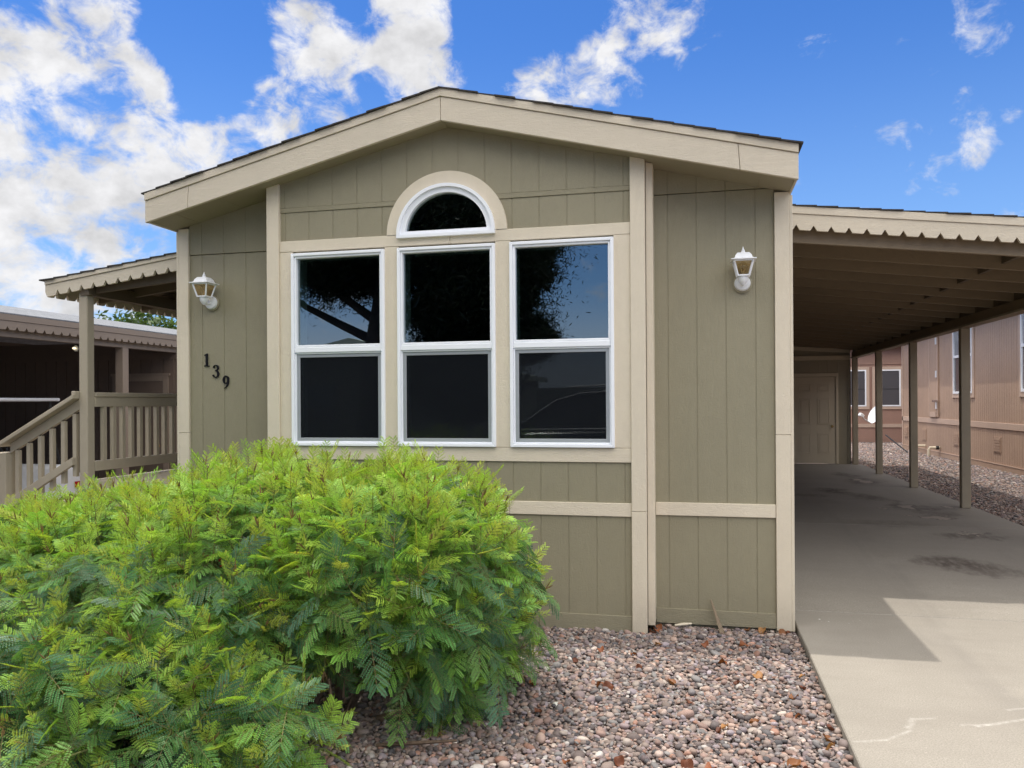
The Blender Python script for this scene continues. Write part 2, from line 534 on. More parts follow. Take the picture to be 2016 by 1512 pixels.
mat_attr('leaf', 0.42, 0.32, 0.32)
mat_attr('stem', 0.7, 0.2)
mat_attr('pebble', 0.75, 0.25, mottle=0.5)
mat_attr('dry_leaf', 0.5, 0.3, 0.15)


# ------------------------------------------------------------------ mesh helpers
class MB:
    def __init__(self):
        self.v, self.f, self.mi = [], [], []
        self.cur = 0

    def add(self, vs_, fs_):
        o = len(self.v)
        self.v += [tuple(p) for p in vs_]
        self.f += [tuple(i+o for i in f) for f in fs_]
        self.mi += [self.cur]*len(fs_)
        return self

    def box(self, x0, x1, y0, y1, z0, z1):
        return self.add([(x0, y0, z0), (x1, y0, z0), (x1, y1, z0), (x0, y1, z0), (x0, y0, z1), (x1, y0, z1), (x1, y1, z1), (x0, y1, z1)],
                        [(0, 3, 2, 1), (4, 5, 6, 7), (0, 1, 5, 4), (1, 2, 6, 5), (2, 3, 7, 6), (3, 0, 4, 7)])

    def prism(self, poly, a, b, axis):
        n = len(poly)
        mk = {'y': lambda p, t: (p[0], t, p[1]), 'x': lambda p, t: (t, p[0], p[1]), 'z': lambda p, t: (p[0], p[1], t)}[axis]
        vs_ = [mk(p, a) for p in poly]+[mk(p, b) for p in poly]
        fs_ = [tuple(range(n)), tuple(range(2*n-1, n-1, -1))]+[(i, (i+1) % n, n+(i+1) % n, n+i) for i in range(n)]
        return self.add(vs_, fs_)

    def hexa(self, p8):
        return self.add(p8, [(0, 3, 2, 1), (4, 5, 6, 7), (0, 1, 5, 4), (1, 2, 6, 5), (2, 3, 7, 6), (3, 0, 4, 7)])

    def beam(self, a, b, wdt, hgt, up=(0, 0, 1)):
        """Rectangular bar from a to b."""
        a, b = Vector(a), Vector(b)
        d = (b-a).normalized()
        s = d.cross(Vector(up)).normalized()*wdt/2
        u = s.cross(d).normalized()*hgt/2
        return self.hexa([a-s-u, a+s-u, b+s-u, b-s-u, a-s+u, a+s+u, b+s+u, b-s+u])

    def tube(self, pts, rad, n=8, cap=True):
        pts = [Vector(p) for p in pts]
        if not hasattr(rad, '__len__'):
            rad = [rad]*len(pts)
        vs_, fs_ = [], []
        prev = None
        for i, p in enumerate(pts):
            d = (pts[min(i+1, len(pts)-1)]-pts[max(i-1, 0)]).normalized()
            ref = prev if prev is not None else (Vector((0, 0, 1)) if abs(d.z) < 0.9 else Vector((1, 0, 0)))
            s = d.cross(ref).normalized()
            u = s.cross(d).normalized()
            prev = u
            for k in range(n):
                t = 2*math.pi*k/n
                vs_.append(p+(s*math.cos(t)+u*math.sin(t))*rad[i])
        for i in range(len(pts)-1):
            for k in range(n):
                fs_.append((i*n+k, i*n+(k+1) % n, (i+1)*n+(k+1) % n, (i+1)*n+k))
        if cap:
            fs_.append(tuple(range(n-1, -1, -1)))
            fs_.append(tuple((len(pts)-1)*n+k for k in range(n)))
        return self.add(vs_, fs_)

    def lathe(self, prof, c=(0, 0, 0), axis='z', n=24):
        """Profile [(r, h)...] turned about an axis through c."""
        vs_, fs_ = [], []
        for r, h in prof:
            for k in range(n):
                t = 2*math.pi*k/n
                a, b = r*math.cos(t), r*math.sin(t)
                p = {'z': (a, b, h), 'y': (a, h, b), 'x': (h, a, b)}[axis]
                vs_.append((p[0]+c[0], p[1]+c[1], p[2]+c[2]))
        for i in range(len(prof)-1):
            for k in range(n):
                fs_.append((i*n+k, i*n+(k+1) % n, (i+1)*n+(k+1) % n, (i+1)*n+k))
        fs_.append(tuple(range(n)))
        fs_.append(tuple((len(prof)-1)*n+k for k in range(n)))
        return self.add(vs_, fs_)

    def build(self, name, mat, parent=None, bevel=0.0, smooth=False, label=None, seg=1):
        me = bpy.data.meshes.new(name)
        org = parent_world(parent)
        me.from_pydata([(p[0]-org[0], p[1]-org[1], p[2]-org[2]) for p in self.v], [], self.f)
        for mm in (mat if isinstance(mat, (list, tuple)) else [mat]):
            me.materials.append(MATS[mm])
        me.polygons.foreach_set('material_index', self.mi)
        bm = bmesh.new()
        bm.from_mesh(me)
        bmesh.ops.recalc_face_normals(bm, faces=bm.faces)
        bm.to_mesh(me)
        bm.free()
        if smooth:
            me.polygons.foreach_set('use_smooth', [True]*len(me.polygons))
            try:
                me.set_sharp_from_angle(angle=R(40))
            except Exception:
                pass
        o = bpy.data.objects.new(name, me)
        COL.objects.link(o)
        if parent:
            o.parent = parent
        if bevel:
            b = o.modifiers.new('bevel', 'BEVEL')
            b.width = bevel
            b.segments = seg
            b.limit_method = 'ANGLE'
            b.harden_normals = False
        if label:
            o['label'] = label
        return o


def parent_world(p):
    x = Vector((0, 0, 0))
    while p is not None:
        x = x+p.location
        p = p.parent
    return x


def thing(name, label, cat, loc=(0, 0, 0), group=None):
    o = bpy.data.objects.new(name, None)
    COL.objects.link(o)
    o.location = loc
    o.empty_display_size = 0.2
    tag(o, label, cat, group)
    return o


def tag(o, label, cat, group=None):
    o['label'] = label
    o['category'] = cat
    if group:
        o['group'] = group
    return o


def structure(name, mb, mat, **kw):
    o = mb.build(name, mat, None, **kw)
    o['kind'] = 'structure'
    return o


def np_mesh(name, verts, faces, mat, parent=None, tint=None, smooth=False):
    """Mesh from numpy arrays; faces is (n,3) or (n,4)."""
    me = bpy.data.meshes.new(name)
    org = np.array(parent_world(parent))
    verts = np.asarray(verts, np.float32)-org.astype(np.float32)
    k = faces.shape[1]
    me.vertices.add(len(verts))
    me.vertices.foreach_set('co', verts.ravel())
    me.loops.add(faces.size)
    me.loops.foreach_set('vertex_index', faces.astype(np.int32).ravel())
    me.polygons.add(len(faces))
    me.polygons.foreach_set('loop_start', np.arange(0, faces.size, k, dtype=np.int32))
    if smooth:
        me.polygons.foreach_set('use_smooth', np.ones(len(faces), bool))
    me.update(calc_edges=True)
    if tint is not None:
        a = me.attributes.new('tint', 'FLOAT_COLOR', 'POINT')
        c4 = np.ones((len(verts), 4), np.float32)
        c4[:, :3] = tint
        a.data.foreach_set('color', c4.ravel())
    me.materials.append(MATS[mat])
    me.validate()
    o = bpy.data.objects.new(name, me)
    COL.objects.link(o)
    if parent:
        o.parent = parent
    return o


# ------------------------------------------------------------------ ground
def slab_z(y):
    if y <= 6.4:
        return 0.0
    if y >= 9.6:
        return 0.2
    return 0.2*(y-6.4)/3.2


g = MB()
for x0, x1, y0, y1 in [(-300, 3.4, -300, 300)]:
    g.box(x0, x1, y0, y1, -0.6, -0.075)
structure('ground', g, 'gravel_ground')

ys = [-300, 2.0, 6.4, 8.0, 9.6, 300]
g = MB()
prof = [(y, slab_z(y)-0.055) for y in ys]
g.prism([(-300, -0.7)]+prof+[(300, -0.7)], 3.4, 300, 'x')
structure('side_yard', g, 'gravel_ground')

# driveway slabs with a control joint at y = 6.39
g = MB()
for ya, yb in ((-1.2, 2.4), (2.408, 6.383), (6.397, 9.6), (9.606, 14.0), (14.006, 18.72)):
    pa = [(ya, slab_z(ya)), (yb, slab_z(yb))]
    if ya > 6 and ya < 7:
        pa = [(ya, slab_z(ya)), (8.0, slab_z(8.0)), (yb, slab_z(yb))]
    g.prism([(ya, -0.3)]+pa+[(yb, -0.3)], 0.69, 3.53, 'x')
structure('driveway', g, 'driveway_concrete', bevel=0.006)

g = MB().box(-200, 200, -11, -1.25, -0.3, -0.068)
structure('road', g, 'asphalt')

# ------------------------------------------------------------------ the house
YF, YB, YR = 5.54, 5.70, 5.93        # fascia, bay trim and recessed-wall planes
RX = -1.815
RL, RR_ = -4.31, 0.668
WL, WR = -4.26, 0.645
YE = 18.5
HZ = -0.06


def ztop(x):
    return 3.915-0.2445*abs(x-RX)


def zsof(x):
    return ztop(x)-0.225


house = thing('manufactured_home', 'khaki gabled home with cream trim, arched window and three tall white windows', 'house', (RX, YR, 0))

# solid walls behind the siding, with the window openings left open
AX, AZ, AR = -1.83, 2.862, 0.375     # arched window
WIN = [(-3.104, -2.322), (-2.216, -1.446), (-1.335, -0.569)]
WZ0, WZ1, WM = 1.272, 2.785, 2.027


def arc_bottom(x0, x1, rad, n=10, zmin=None):
    pts = []
    for i in range(n+1):
        x = x0+(x1-x0)*i/n
        d = rad*rad-(x-AX)**2
        z = AZ+math.sqrt(d) if d > 0 else AZ
        pts.append((x, max(z, zmin if zmin is not None else AZ)))
    return pts


b = MB()
bay0, bay1 = -3.30, -0.36
b.box(bay0, bay1, 5.735, 5.88, HZ, WZ0)
cols = [(bay0, WIN[0][0]), (WIN[0][1], WIN[1][0]), (WIN[1][1], WIN[2][0]), (WIN[2][1], bay1)]
for x0, x1 in cols:
    b.box(x0, x1, 5.735, 5.88, WZ0, WZ1)
b.prism([(bay0, WZ1), (bay1, WZ1), (bay1, AZ), (bay0, AZ)], 5.735, 5.88, 'y')
pb = arc_bottom(AX-0.42, AX+0.42, 0.36)
b.prism([(bay0, AZ)]+pb+[(bay1, AZ), (bay1, zsof(bay1)), (RX, zsof(RX)), (bay0, zsof(bay0))], 5.735, 5.88, 'y')
# recessed front walls, sides and back
b.prism([(WL, HZ), (bay0+.1, HZ), (bay0+.1, zsof(bay0+.1)), (WL, zsof(WL))], YR+.008, YR+.12, 'y')
b.prism([(bay1-.1, HZ), (WR, HZ), (WR, zsof(WR)), (bay1-.1, zsof(bay1-.1))], YR+.008, YR+.12, 'y')
b.box(bay0, bay0+.1, 5.88, YR+.008, HZ, zsof(bay0))
b.box(bay1-.1, bay1, 5.88, YR+.008, HZ, zsof(bay1))
b.box(WL, WL+.12, YR+.12, YE, HZ, zsof(WL))
b.box(WR-.12, WR, YR+.12, YE, HZ, zsof(WR))
b.prism([(WL, HZ), (WR, HZ), (WR, zsof(WR)), (RX, zsof(RX)), (WL, zsof(WL))], YE, YE+.12, 'y')
b.build('wall', 'siding_paint', house)

# dim front room seen through the glass
b = MB()
b.box(WL+.125, WR-.125, YR+.14, 10.5, 0.55, 0.6)
b.box(WL+.125, WR-.125, 10.5, 10.6, 0.6, 3.2)
b.prism([(WL+.125, zsof(WL)-.02), (RX, zsof(RX)-.02), (WR-.125, zsof(WR)-.02), (WR-.125, zsof(WR)+.0), (RX, zsof(RX)), (WL+.125, zsof(WL))], YR+.14, 10.6, 'y')
b.build('interior', 'interior_paint', house)


# grooved panel siding: real boards with real grooves between them
def groove_xs(x0, x1, start, step=0.2055):
    g0 = start+math.ceil((x0+0.02-start)/step)*step
    r = []
    while g0 < x1-0.02:
        r.append(g0)
        g0 += step
    return r


def siding(x0, x1, y, zb, zt, start, name='siding', gap=0.008, thick=0.022):
    """zb / zt: number or function of x."""
    fb = zb if callable(zb) else (lambda q: zb)
    ft = zt if callable(zt) else (lambda q: zt)
    gs = groove_xs(x0, x1, start)
    e = [x0]+gs+[x1]
    b = MB()
    for i in range(len(e)-1):
        a = e[i]+(gap/2 if i > 0 else 0)
        c = e[i+1]-(gap/2 if i < len(e)-2 else 0)
        xs = [a+(c-a)*t/6 for t in range(7)]
        low = [(q, fb(q)) for q in xs]
        top = [(q, ft(q)) for q in ([c, RX, a] if a < RX < c else [c, a])]
        b.prism(low+top, y, y+thick, 'y')
    # back of the grooves
    for q in gs:
        b.prism([(q-gap*.8, fb(q)+.001), (q+gap*.8, fb(q)+.001), (q+gap*.8, ft(q)-.003), (q-gap*.8, ft(q)-.003)], y+.0035, y+.018, 'y')
    return b.build(name, 'siding_paint', house, bevel=0.0015)


bl, br = -3.212, -0.452              # inner edges of the bay corner boards


def arc_or(z0):
    def f(x):
        d = 0.43**2-(x-AX)**2
        return max(z0, AZ+math.sqrt(d)) if d > 0 else z0
    return f


GJ = 3.118
siding(bl, br, YB+.012, arc_or(GJ+.036), lambda x: zsof(x)-.002, -0.911+.0)
siding(bl, br, YB+.020, arc_or(2.885), lambda x: max(GJ-.001, arc_or(0)(x)+.01), -0.911)
# flat lap strip between the upper and lower gable sheets
for s0, s1 in ((bl, AX-math.sqrt(.43**2-(GJ-AZ)**2)), (AX+math.sqrt(.43**2-(GJ-AZ)**2), br)):
    MB().box(s0, s1, YB+.0125, YB+.034, GJ, GJ+.0355).build('siding_lap', 'siding_base_paint', house, bevel=0.0015)
siding(bl, br, YB+.014, 0.872, 1.17, -0.911)
siding(bl, br, YB+.014, 0.05, 0.780, -0.911)
LJ = 3.118
siding(-0.30, 0.548, YR-.014, 0.05, 0.771, -0.198)
siding(-0.30, 0.548, YR-.014, 0.862, LJ, -0.198)
siding(-0.30, 0.548, YR-.020, LJ+.006, lambda x: zsof(x)-.002, -0.198)
siding(-4.172, -3.33, YR-.014, 0.05, 0.771, -4.052)
siding(-4.172, -3.33, YR-.014, 0.862, 2.86, -4.052)
siding(-4.172, -3.33, YR-.020, 2.866, lambda x: zsof(x)-.002, -4.052)

# base boards
b = MB().box(bl, -1.13, YB+.003, YB+.03, HZ, 0.068)
b.build('skirt_board', 'siding_base_paint', house, bevel=0.002)
b = MB().box(-1.127, br, YB+.004, YB+.03, HZ, 0.066)
b.build('skirt_board', 'siding_base_paint', house, bevel=0.002)
b = MB().box(-0.292, 0.548, YR-.026, YR+.006, -0.02, 0.088)
b.build('skirt_board', 'siding_base_paint', house, bevel=0.002)
b = MB().box(-4.172, -3.33, YR-.026, YR+.006, HZ, 0.088)
b.build('skirt_board', 'siding_base_paint', house, bevel=0.002)

# belt boards
for x0, x1, y, z0, z1 in ((bl, -1.352, YB, .778, .874), (-1.349, br, YB+.001, .778, .874), (-0.292, .548, YR-.030, .769, .864), (-4.172, -3.33, YR-.030, .769, .864)):
    MB().box(x0, x1, y, y+.03, z0, z1).build('belt_board', 'trim_h', house, bevel=0.0025)

# corner boards
for x0, x1, y0, y1, zz in ((-3.318, -3.2125, YB-.016, YB+.034, HZ), (-0.4515, -0.346, YB-.016, YB+.034, HZ)):
    MB().prism([(x0, .82), (x1, .82), (x1, zsof(x1)-.004), (x0, zsof(x0)-.004)], y0, y1, 'y').build('corner_board', 'trim_v', house, bevel=0.003)
    MB().box(x0, x1, y0+.001, y1, zz, .818).build('corner_board', 'trim_v', house, bevel=0.003)
MB().prism([(-.3445, 0.0), (-.294, 0.0), (-.294, zsof(-.294)-.01), (-.3445, zsof(-.3445)-.01)], 5.745, YR-.001, 'y').build('corner_board', 'trim_v', house, bevel=0.003)
for x0, x1 in ((.5495, .652), (-4.268, -4.1735)):
    MB().box(x0, x1, YR-.036, YR+.03, 1.362, min(zsof(x0), zsof(x1))-.004).build('corner_board', 'trim_v', house, bevel=0.003)
    MB().box(x0, x1, YR-.035, YR+.03, HZ+.03, 1.36).build('corner_board', 'trim_v', house, bevel=0.003)
    # return of the corner board on the side wall
    xs_ = (x1+.0005, x1+.02) if x0 > 0 else (x0-.02, x0-.0005)
    MB().box(*sorted(xs_), YR-.034, YR+.08, HZ+.03, min(zsof(x0), zsof(x1))-.03).build('corner_board', 'trim_v', house, bevel=0.002)

# window surround boards
hb = [((bl, -1.80), 2.803, 2.888), ((-1.797, br), 2.802, 2.887)]
for (x0, x1), z0, z1 in hb:
    MB().box(x0, x1, YB, YB+.03, z0, z1).build('window_trim', 'trim_h', house, bevel=0.0025)
MB().box(bl, br, YB, YB+.03, 1.166, 1.268).build('window_trim', 'trim_h', house, bevel=0.0025)
for x0, x1 in ((bl, -3.102), (-2.324, -2.214), (-1.448, -1.333), (-0.571, br)):
    MB().box(x0, x1, YB+.001, YB+.03, 1.2705, 2.8005).build('window_trim', 'trim_v', house, bevel=0.0025)
# arched surround
b = MB()
N = 40
ro, ri = 0.474, 0.37
for i in range(N):
    t0, t1 = math.pi*i/N, math.pi*(i+1)/N
    q = [(AX+ro*math.cos(t0), AZ+.027+(ro-.012)*math.sin(t0)), (AX+ro*math.cos(t1), AZ+.027+(ro-.012)*math.sin(t1)),
         (AX+ri*math.cos(t1), AZ+.027+ri*math.sin(t1)), (AX+ri*math.cos(t0), AZ+.027+ri*math.sin(t0))]
    b.add([(p[0], YB-.003, p[1]) for p in q]+[(p[0], YB+.03, p[1]) for p in q],
          [(0, 1, 2, 3), (0, 4, 5, 1), (2, 6, 7, 3)])
for s in (-1, 1):
    pass
b.build('arch_trim', 'trim_v', house, smooth=True)


# windows: white vinyl single-hung units
def frame_ring(b, x0, x1, z0, z1, wd, y0, y1, miter=True):
    o = [(x0, z0), (x1, z0), (x1, z1), (x0, z1)]
    i = [(x0+wd, z0+wd), (x1-wd, z0+wd), (x1-wd, z1-wd), (x0+wd, z1-wd)]
    for k in range(4):
        n = (k+1) % 4
        q = [o[k], o[n], i[n], i[k]]
        b.prism(q, y0, y1, 'y')


for x0, x1 in WIN:
    b = MB()
    frame_ring(b, x0, x1, WZ0, WZ1, .024, YB-.024, YB+.05)
    frame_ring(b, x0+.0242, x1-.0242, WM+.018, WZ1-.0242, .017, YB-.012, YB+.05)
    b.box(x0+.0243, x1-.0243, YB-.016, YB+.05, WM-.024, WM+.0178)       # meeting rail
    frame_ring(b, x0+.0242, x1-.0242, WZ0+.0242, WM-.0242, .012, YB-.006, YB+.05)
    wn = b.build('window', 'white_vinyl', house, bevel=0.004, seg=2)
    # jamb inside the room
    b = MB()
    frame_ring(b, x0+.005, x1-.005, WZ0+.005, WZ1-.005, .03, YB+.055, YB+.18)
    b.build('jamb', 'white_vinyl', wn)
    MB().box(x0+.038, x1-.038, YB+.020, YB+.026, WM+.01, WZ1-.036).build('pane', 'window_glass', wn)
    MB().box(x0+.034, x1-.034, YB+.034, YB+.040, WZ0+.03, WM-.02).build('pane', 'window_glass', wn)
    b = MB()
    frame_ring(b, x0+.0365, x1-.0365, WZ0+.0365, WM-.0365, .026, YB+.004, YB+.018)
    b.build('screen_frame', 'grey_aluminium', wn, bevel=0.002)
    MB().box(x0+.0605, x1-.0605, YB+.011, YB+.012, WZ0+.0605, WM-.0605).build('insect_screen', 'insect_mesh', wn)
    xm = (x0+x1)/2
    b = MB().box(xm-.035, xm+.035, YB+.030, YB+.05, WM+.0185, WM+.029)
    b.box(xm-.005, xm+.022, YB+.028, YB+.048, WM+.0292, WM+.040)
    b.build('latch', 'white_vinyl', wn, bevel=0.002)

# arched window
b = MB()
N = 40
for (ra, rb_, ya, yb) in ((.386, .362, YB-.030, YB+.05), (.3615, .322, YB-.010, YB+.05)):
    for i in range(N):
        t0, t1 = math.pi*i/N, math.pi*(i+1)/N
        z_ = AZ+.02
        q = [(AX+ra*math.cos(t0), z_+(ra-.014)*math.sin(t0)), (AX+ra*math.cos(t1), z_+(ra-.014)*math.sin(t1)),
             (AX+rb_*math.cos(t1), z_+(rb_-.014)*math.sin(t1)), (AX+rb_*math.cos(t0), z_+(rb_-.014)*math.sin(t0))]
        b.add([(p[0], ya, p[1]) for p in q]+[(p[0], yb, p[1]) for p in q], [(0, 1, 2, 3), (0, 4, 5, 1), (2, 6, 7, 3)])
b.box(AX-.386, AX+.386, YB-.031, YB+.05, AZ-.004, AZ+.0195)
b.box(AX-.345, AX+.345, YB-.012, YB+.05, AZ+.0197, AZ+.046)
aw = b.build('arched_window', 'white_vinyl', house, smooth=True)
pts = [(AX+.335*math.cos(math.pi*i/30), AZ+.03+.325*math.sin(math.pi*i/30)) for i in range(31)]
MB().prism(pts, YB+.022, YB+.028, 'y').build('pane', 'window_glass', aw)

# roof: shingle courses, stepped like the real edge
for sgn, xe in ((-1, RL), (1, RR_)):
    b = MB()
    L = abs(xe-RX)+.02
    n = 18
    for i in range(n):
        a0, a1 = L*i/n, L*(i+1)/n
        a1b = a1+.012
        za0, za1 = 3.915-.2445*a0+.006, 3.915-.2445*a1b+.016
        jit = random.uniform(-.012, .012)
        b.prism([(RX+sgn*a0, za0-.012), (RX+sgn*a1b, za1-.016), (RX+sgn*a1b, za1-.006), (RX+sgn*a0, za0-.002)], YF-.022+jit, YE+.4, 'y')
    b.build('roof', 'roof_shingle', house)
    # deck and ceiling plane of the overhang
    MB().prism([(RX, 3.897), (xe-sgn*.005, 3.897-.2445*(L-.025)), (xe-sgn*.005, 3.685-.2445*(L-.025)), (RX, 3.685)], YF+.03, YE+.38, 'y').build('soffit', 'soffit_paint', house)
    # soffit sheets with open joints
    b = MB()
    e = [RX]+[RX+sgn*k for k in (.61, 1.02, 1.43, 1.84, 2.25)]+[xe-sgn*.02]
    for i in range(len(e)-1):
        p0, p1 = e[i]+sgn*.003, e[i+1]-sgn*.003
        f = lambda q: 3.915-.225-.2445*abs(q-RX)
        b.prism([(p0, f(p0)-.007), (p1, f(p1)-.007), (p1, f(p1)+.0), (p0, f(p0)+.0)], YF+.032, YR-.04, 'y')
    b.build('soffit', 'soffit_paint', house)
    # front fascia: drip strip above the main board
    rt = 3.912
    cut = 2.10
    def zt(q): return rt-.2445*abs(q-RX)
    x_e = xe+sgn*.004
    MB().prism([(RX, zt(RX)), (x_e, zt(x_e)), (x_e, zt(x_e)-.058), (RX, zt(RX)-.058)], YF-.010, YF+.028, 'y').build('fascia', 'fascia_paint', house, bevel=0.002)
    for p0, p1 in ((RX+sgn*.0015, RX+sgn*cut), (RX+sgn*(cut+.003), x_e)):
        tl = .012 if p1 != x_e else 0
        q1 = p1+sgn*tl
        q0 = p0+(sgn*.012 if p0 != RX+sgn*.0015 else 0)
        MB().prism([(p0, zt(p0)-.060), (p1, zt(p1)-.060), (q1, zt(q1)-.234), (q0, zt(q0)-.234)], YF, YF+.028, 'y').build('fascia', 'fascia_paint', house, bevel=0.003)
    # side eave board
    zz = zt(xe)
    MB().box(min(xe-sgn*.016, xe), max(xe-sgn*.016, xe), YF+.0285, YE+.38, zz-.232, zz-.006).build('fascia', 'fascia_paint', house, bevel=0.002)


# ------------------------------------------------------------------ scalloped boards
def scallop(x0, x1, spacing, nw, nh, f_top, f_bot, first):
    """Outline with triangular notches cut up into the lower edge."""
    pts = [(x0, f_bot(x0))]
    q = first
    while q < x1-nw/2:
        if q-nw/2 > x0:
            pts += [(q-nw/2, f_bot(q-nw/2)), (q, f_bot(q)+nh), (q+nw/2, f_bot(q+nw/2))]
        q += spacing
    pts += [(x1, f_bot(x1)), (x1, f_top(x1)), (x0, f_top(x0))]
    return pts


# ------------------------------------------------------------------ carport
YC = 7.04
cp = thing('carport', 'open carport with sloping shingled roof, scalloped fascia and square posts', 'carport', (2.1, 12, .2))


def ctop(x): return 3.262-0.117*(x-.65)
def crb(x): return 2.975-0.115*(x-.65)


CX1 = 3.95
b = MB()
n = 20
for i in range(n):
    a0, a1 = .65+(CX1+.03-.65)*i/n, .65+(CX1+.03-.65)*(i+1)/n
    jit = random.uniform(-.012, .012)
    b.prism([(a0, ctop(a0)+.002), (a1+.012, ctop(a1)+.004), (a1+.012, ctop(a1)+.016), (a0, ctop(a0)+.009)], YC-.02+jit, 18.9, 'y')
b.build('roof', 'roof_shingle', cp)
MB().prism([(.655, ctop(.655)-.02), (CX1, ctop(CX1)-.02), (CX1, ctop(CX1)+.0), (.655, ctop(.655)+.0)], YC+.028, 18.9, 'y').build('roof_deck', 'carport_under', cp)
MB().prism([(.654, ctop(.654)+.001), (CX1, ctop(CX1)+.001), (CX1, ctop(CX1)-.062), (.654, ctop(.654)-.062)], YC-.012, YC+.026, 'y').build('fascia', 'fascia_paint', cp, bevel=.002)
pts = scallop(.654, CX1, .1385, .054, .044, lambda q: ctop(q)-.064, lambda q: ctop(q)-.197, .832)
MB().prism(pts, YC-.002, YC+.026, 'y').build('fascia', 'fascia_paint', cp)
MB().box(CX1-.022, CX1, YC+.028, 18.9, ctop(CX1)-.19, ctop(CX1)-.004).build('fascia', 'fascia_paint', cp)
k = 0
yy = YC+.10
while yy < 18.6:
    x1 = 3.395
    MB().prism([(.655, crb(.655)), (x1, crb(x1)), (x1, crb(x1)+.14), (.655, crb(.655)+.14)], yy, yy+.04, 'y').build('rafter', 'rafter_lit', cp, bevel=.002)
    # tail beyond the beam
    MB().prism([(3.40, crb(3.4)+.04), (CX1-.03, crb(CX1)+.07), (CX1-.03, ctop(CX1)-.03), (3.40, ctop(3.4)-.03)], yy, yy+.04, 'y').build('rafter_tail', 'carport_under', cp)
    # strip of soffit sheeting seam over each rafter is hidden; blocking between rafters
    yy += .605
# blocking between rafters
b = MB()
yy = YC+.145
while yy < 18.0:
    xq = 2.62
    b.box(xq, xq+.04, yy+.002, yy+.555, crb(xq)+.045, crb(xq)+.139)
    yy += .605
b.build('blocking', 'carport_under', cp)
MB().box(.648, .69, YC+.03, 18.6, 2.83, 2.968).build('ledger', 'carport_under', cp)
MB().box(3.335, 3.46, YC+.05, 18.66, 2.53, 2.665).build('beam', 'rafter_lit', cp, bevel=.004)
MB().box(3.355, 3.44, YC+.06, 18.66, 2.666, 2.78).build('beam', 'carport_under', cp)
MB().box(3.318, 3.334, YC+.05, 18.66, 2.530, 2.556).build('beam', 'post_paint', cp)
for yp in (7.2, 8.86, 11.30, 13.80, 16.26, 18.58):
    zb = slab_z(yp)
    MB().box(3.345, 3.455, yp, yp+.10, zb, 2.529).build('post', 'post_paint', cp, bevel=.006)

# ------------------------------------------------------------------ storage shed at the end of the carport
sh = thing('storage_shed', 'khaki shed at the far end of the carport with a six panel door', 'shed', (2.0, 18.7, .2))
YS = 18.70
b = MB()
b.box(.66, 2.07, YS+.02, YS+.12, .2, 2.62)
b.box(3.05, 3.33, YS+.02, YS+.12, .2, 2.62)
b.box(2.07, 3.05, YS+.02, YS+.12, 2.20, 2.62)
b.box(3.22, 3.33, YS+.12, 21.2, .2, 2.62)
b.box(.66, 3.33, 21.2, 21.3, .2, 2.62)
b.box(2.07, 3.05, YS+.10, YS+.12, .2, 2.2)
b.build('wall', 'shed_paint', sh)
b = MB()
q = .66
while q < 3.31:
    e = min(q+.194, 3.318)
    if e <= 2.03 or q >= 3.075:
        b.box(q, e, YS+.004, YS+.018, .22, 2.50)
    else:
        b.box(q, e, YS+.004, YS+.018, 2.225, 2.50)
    q += .2
b.build('siding', 'shed_paint', sh)
MB().box(.7, 3.30, YS-.015, YS+.02, 2.505, 2.60).build('trim_board', 'door_paint', sh, bevel=.003)
MB().prism([(.7, 2.84), (3.30, 2.655), (3.30, 2.73), (.7, 2.94)], YS-.02, YS+.02, 'y').build('trim_board', 'door_paint', sh)
MB().box(.66, 3.33, YS+.05, YS+.06, 2.6, 3.1).build('wall', 'shed_paint', sh)
b = MB()
b.box(2.035, 2.108, YS-.012, YS+.02, .2, 2.135)
b.box(3.014, 3.07, YS-.012, YS+.02, .2, 2.135)
b.box(2.035, 3.07, YS-.013, YS+.02, 2.137, 2.215)
b.build('door_frame', 'door_paint', sh, bevel=.003)
dr = MB().box(2.112, 3.010, YS+.012, YS+.05, .205, 2.13)
door = dr.build('door', 'door_paint', sh)
for (cx, w_) in ((2.362, .255), (2.76, .255)):
    for z0, z1 in ((1.80, 1.97), (1.07, 1.66), (.42, .88)):
        b = MB()
        frame_ring(b, cx-w_/2, cx+w_/2, z0, z1, .03, YS+.004, YS+.0118)
        b.box(cx-w_/2+.045, cx+w_/2-.045, YS+.005, YS+.0118, z0+.045, z1-.045)
        b.build('door_panel', 'door_paint', door, bevel=.003)
MB().lathe([(.026, 0), (.026, -.006), (.011, -.010), (.011, -.034), (.026, -.042), (.029, -.055), (.022, -.066), (.0, -.068)], (2.935, YS+.0115, 1.035), 'y', 16).build('knob', 'brass', door, smooth=True)

# ------------------------------------------------------------------ porch on the left side
po = thing('porch', 'small covered porch with scalloped roof edge, post, railing and stairs', 'porch', (-5.0, 6.5, 0))
PX, PY, PE = -5.265, 6.02, -5.645      # post, front plane, outer eave
PF = 5.93


def ptop(x): return 2.895-0.133*(x+4.27)*-1 if False else 2.893+0.1335*(x+4.278)


